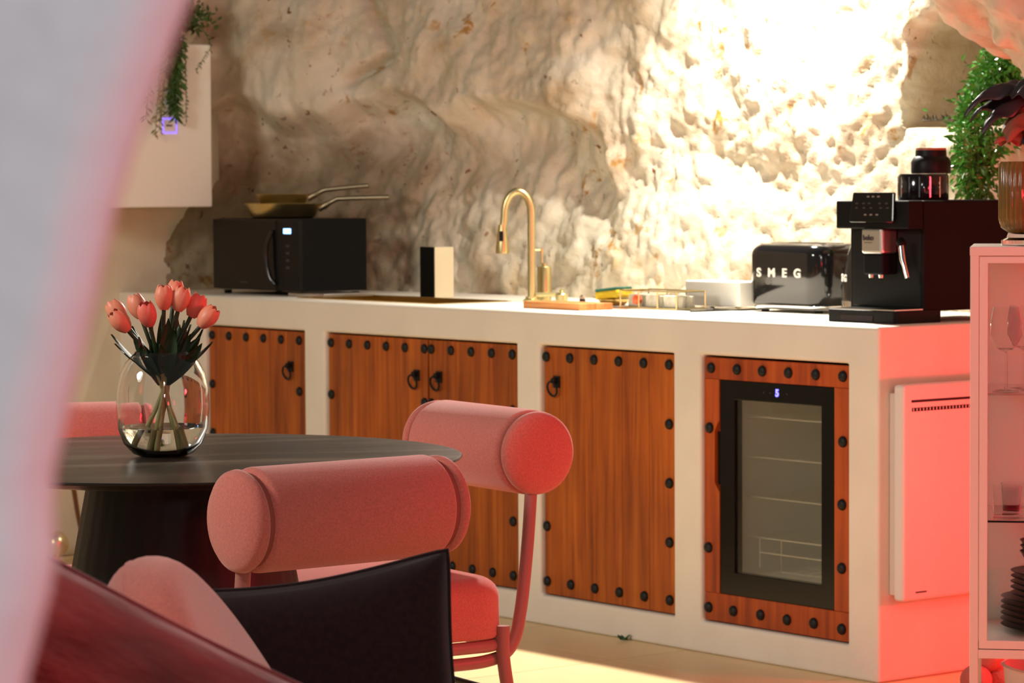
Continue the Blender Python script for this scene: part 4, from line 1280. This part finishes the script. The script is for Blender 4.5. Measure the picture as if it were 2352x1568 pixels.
cC.rotation_euler.z = math.atan2(-fC.x, fC.y)
cC['label'] = 'pink roll back chair across the table by the left wall, behind the vase'

# ================================================================ SOFA AND CUSHIONS
SZ = 0.335
so = thing('sofa', 'low wide lounge sofa carrying the velvet cushions', 'sofa', (-0.62, 3.4, 0), 0)
MB().box(-0.90, 0.82, -1.0, 0.95, 0.08, 0.24).obj('base', 'sofa_fabric', so, bev=0.02)
for x0_, x1_ in ((-0.89, -0.045), (-0.035, 0.81)):
    MB().box(x0_, x1_, -0.99, 0.84, 0.24, SZ).obj('seat_cushion', 'sofa_fabric', so, bev=0.03, seg=4)
MB().box(-0.90, 0.82, 0.85, 1.03, 0.24, 0.50).obj('backrest', 'sofa_fabric', so, bev=0.03, seg=4)
for x in (-0.82, 0.74):
    for y in (-0.9, 0.88):
        MB().lathe([(0, 0), (0.022, 0), (0.028, 0.08), (0, 0.08)], 14, c=(x, y, 0)).obj('leg', 'dark_wood', so)

def pillow(w, h, th, n=26, pinch=0.10, wr=0.0, seed=0):
    m = MB()
    for s in (-1, 1):
        def f(a, b, s=s):
            x, z = (a - 0.5) * 2, (b - 0.5) * 2
            t = ((1 - x ** 4) * (1 - z ** 4))
            t = max(0, t) ** 0.5
            y = s * th / 2 * t
            if wr:
                y += s * wr * t * math.sin(9 * x + 5 * z * x + seed) * (0.4 + abs(x))
            px = x * (1 - pinch * (1 - z * z) * abs(x) ** 3)
            pz = z * (1 - pinch * (1 - x * x) * abs(z) ** 3)
            rc_ = 1 - 0.05 * (x * z) ** 4
            return (px * rc_ * w / 2, y, pz * rc_ * h / 2)
        m.grid(f, n, n)
    return m
def pillow_obj(name, m_, label, loc, rot, **kw):
    t = thing(name, label, 'cushion', loc, 0, rot=rot)
    o = pillow(**kw).obj('cover', m_, t, smooth=2.0)
    bm = bmesh.new()
    bm.from_mesh(o.data)
    bmesh.ops.remove_doubles(bm, verts=bm.verts, dist=0.0004)
    bmesh.ops.recalc_face_normals(bm, faces=bm.faces)
    bm.to_mesh(o.data)
    bm.free()
    o.data.shade_smooth()
    n = 26
    pts = []
    for a in range(4 * n):
        q, k = divmod(a, n)
        c = -1 + 2 * k / n
        x, z = ((c, -1), (1, c), (-c, 1), (-1, -c))[q]
        pin = kw.get('pinch', 0.10)
        px = x * (1 - pin * (1 - z * z) * abs(x) ** 3)
        pz = z * (1 - pin * (1 - x * x) * abs(z) ** 3)
        rc_ = 1 - 0.05 * (x * z) ** 4
        pts.append((px * rc_ * kw['w'] / 2, 0, pz * rc_ * kw['h'] / 2))
    MB().tube(pts, 0.0035, 6, closed=True).obj('piping', m_, t, smooth=1.5)
    return t
pillow_obj('velvet_cushion', 'dark_velvet', 'dark brown velvet cushion with pointed corner propped up in front of the chair', (-0.268, 4.06, 0.556), (-0.10, -0.135, 0.0), w=0.44, h=0.44, th=0.15, pinch=0.13)
pillow_obj('velvet_cushion', 'brown_velvet', 'reddish brown crumpled velvet cushion tipped over beside the curtain', (-0.405, 2.95, 0.655), (-0.25, 0.49, 0.10), w=0.50, h=0.44, th=0.17, pinch=0.05, wr=0.012, seed=2)
rc = thing('round_cushion', 'round pink boucle cushion standing on edge between the velvet cushions', 'cushion', (-0.335, 3.62, 0.616), 0,
           rot=(Matrix.Rotation(-0.53, 3, 'Y') @ Matrix.Rotation(math.radians(90), 3, 'Z') @ Matrix.Rotation(math.pi / 2, 3, 'X')).to_euler())
pr = []
for k in range(17):
    a = math.pi * k / 16
    pr.append((max(0, 0.194 + 0.056 * math.sin(a)) if 0 < k < 16 else 0.192, -0.054 * math.cos(a)))
MB().lathe([(0, -0.052)] + pr + [(0, 0.052)], 64).obj('cover', 'pink_fabric', rc, smooth=1.2)
MB().tube([(0.2495 * math.cos(2 * math.pi * k / 64), 0.2495 * math.sin(2 * math.pi * k / 64), 0.0) for k in range(64)], 0.002, 6, closed=True).obj('seam', 'pink_fabric', rc, smooth=1.5)

# ================================================================ CURTAIN close to the camera
EZ = [(0.0, -0.2675), (0.55, -0.2058), (0.95, -0.1698), (1.08, -0.1626), (1.124, -0.159), (1.146, -0.1518), (1.162, -0.1492), (1.184, -0.1507), (1.208, -0.1445), (1.24, -0.1363), (1.272, -0.1287), (1.296, -0.1212), (1.322, -0.1109), (1.337, -0.1054), (1.4, -0.072), (1.6, 0.02), (2.0, 0.12), (2.6, 0.18)]
ez_z, ez_x = [p[0] for p in EZ], [p[1] for p in EZ]
CUY = 0.95
def cf(a, b):
    z = 2.6 * b
    xr = float(np.interp(z, ez_z, ez_x))
    wdt = 0.55 if z > 1.3 else 0.55 - 0.15 * min(1, (1.3 - z) / 0.3)
    x = xr - wdt * (1 - a)
    fold = 0.006 * math.sin((1 - a) * 12 + 2.0 * z + 0.6) + 0.0016 * math.sin((1 - a) * 105 + 18 * z) + 0.0012 * math.sin((1 - a) * 60 - 25 * z)
    roll = 0.030 * math.exp(-(1 - a) / 0.016)
    return (x, CUY + fold * min(1, (1 - a) * 6 + 0.15) + roll, z)
cu = tag(MB().grid(cf, 260, 190).obj('curtain', 'curtain_cloth', smooth=2.0, solid=0.004), 'white fabric curtain hanging close by, gathered with soft folds', 'curtain')

# ================================================================ SMALL THINGS
bb = thing('brass_ball', 'small brass ball doorstop on the floor by the left wall', 'doorstop', (-1.552, 10.28, 0), 0)
MB().lathe([(0, 0), (0.030, 0), (0.030, 0.012), (0.014, 0.020), (0.012, 0.036), (0, 0.036)], 24).obj('foot', 'brass_dark', bb, smooth=0.6)
MB().lathe([(0.046 * math.sin(math.pi * k / 20), 0.076 - 0.046 * math.cos(math.pi * k / 20)) for k in range(21)], 32).obj('ball', 'brass', bb, smooth=1.0)
P = [W(3.76, -0.27, 0.74), W(3.76, -0.22, 0.42), W(3.755, -0.187, 0.22), W(3.755, -0.166, 0.10), W(3.74, -0.140, 0.012), W(3.70, -0.10, 0.008)]
tag(MB().tube(catmull([tuple(p) for p in P], 8), 0.0085, 8).obj('hanging_cord', 'cord', smooth=1.0), 'brown twisted cord hanging down the left wall to the floor', 'cord')
we = MB()
for k in range(9):
    leaf_into(we, Vector((random.uniform(-.012, .012), random.uniform(-.006, .006), 0.0)), Vector((random.uniform(-1, 1), random.uniform(-.6, .2), random.uniform(0.3, 1.2))), rvec(), random.uniform(0.015, 0.03), 0.009)
tag(we.obj('weed_sprig', 'weed', loc=W(0.984, -0.014, 0.001)), 'tiny green leaf sprig on the floor at the foot of the counter', 'sprig')
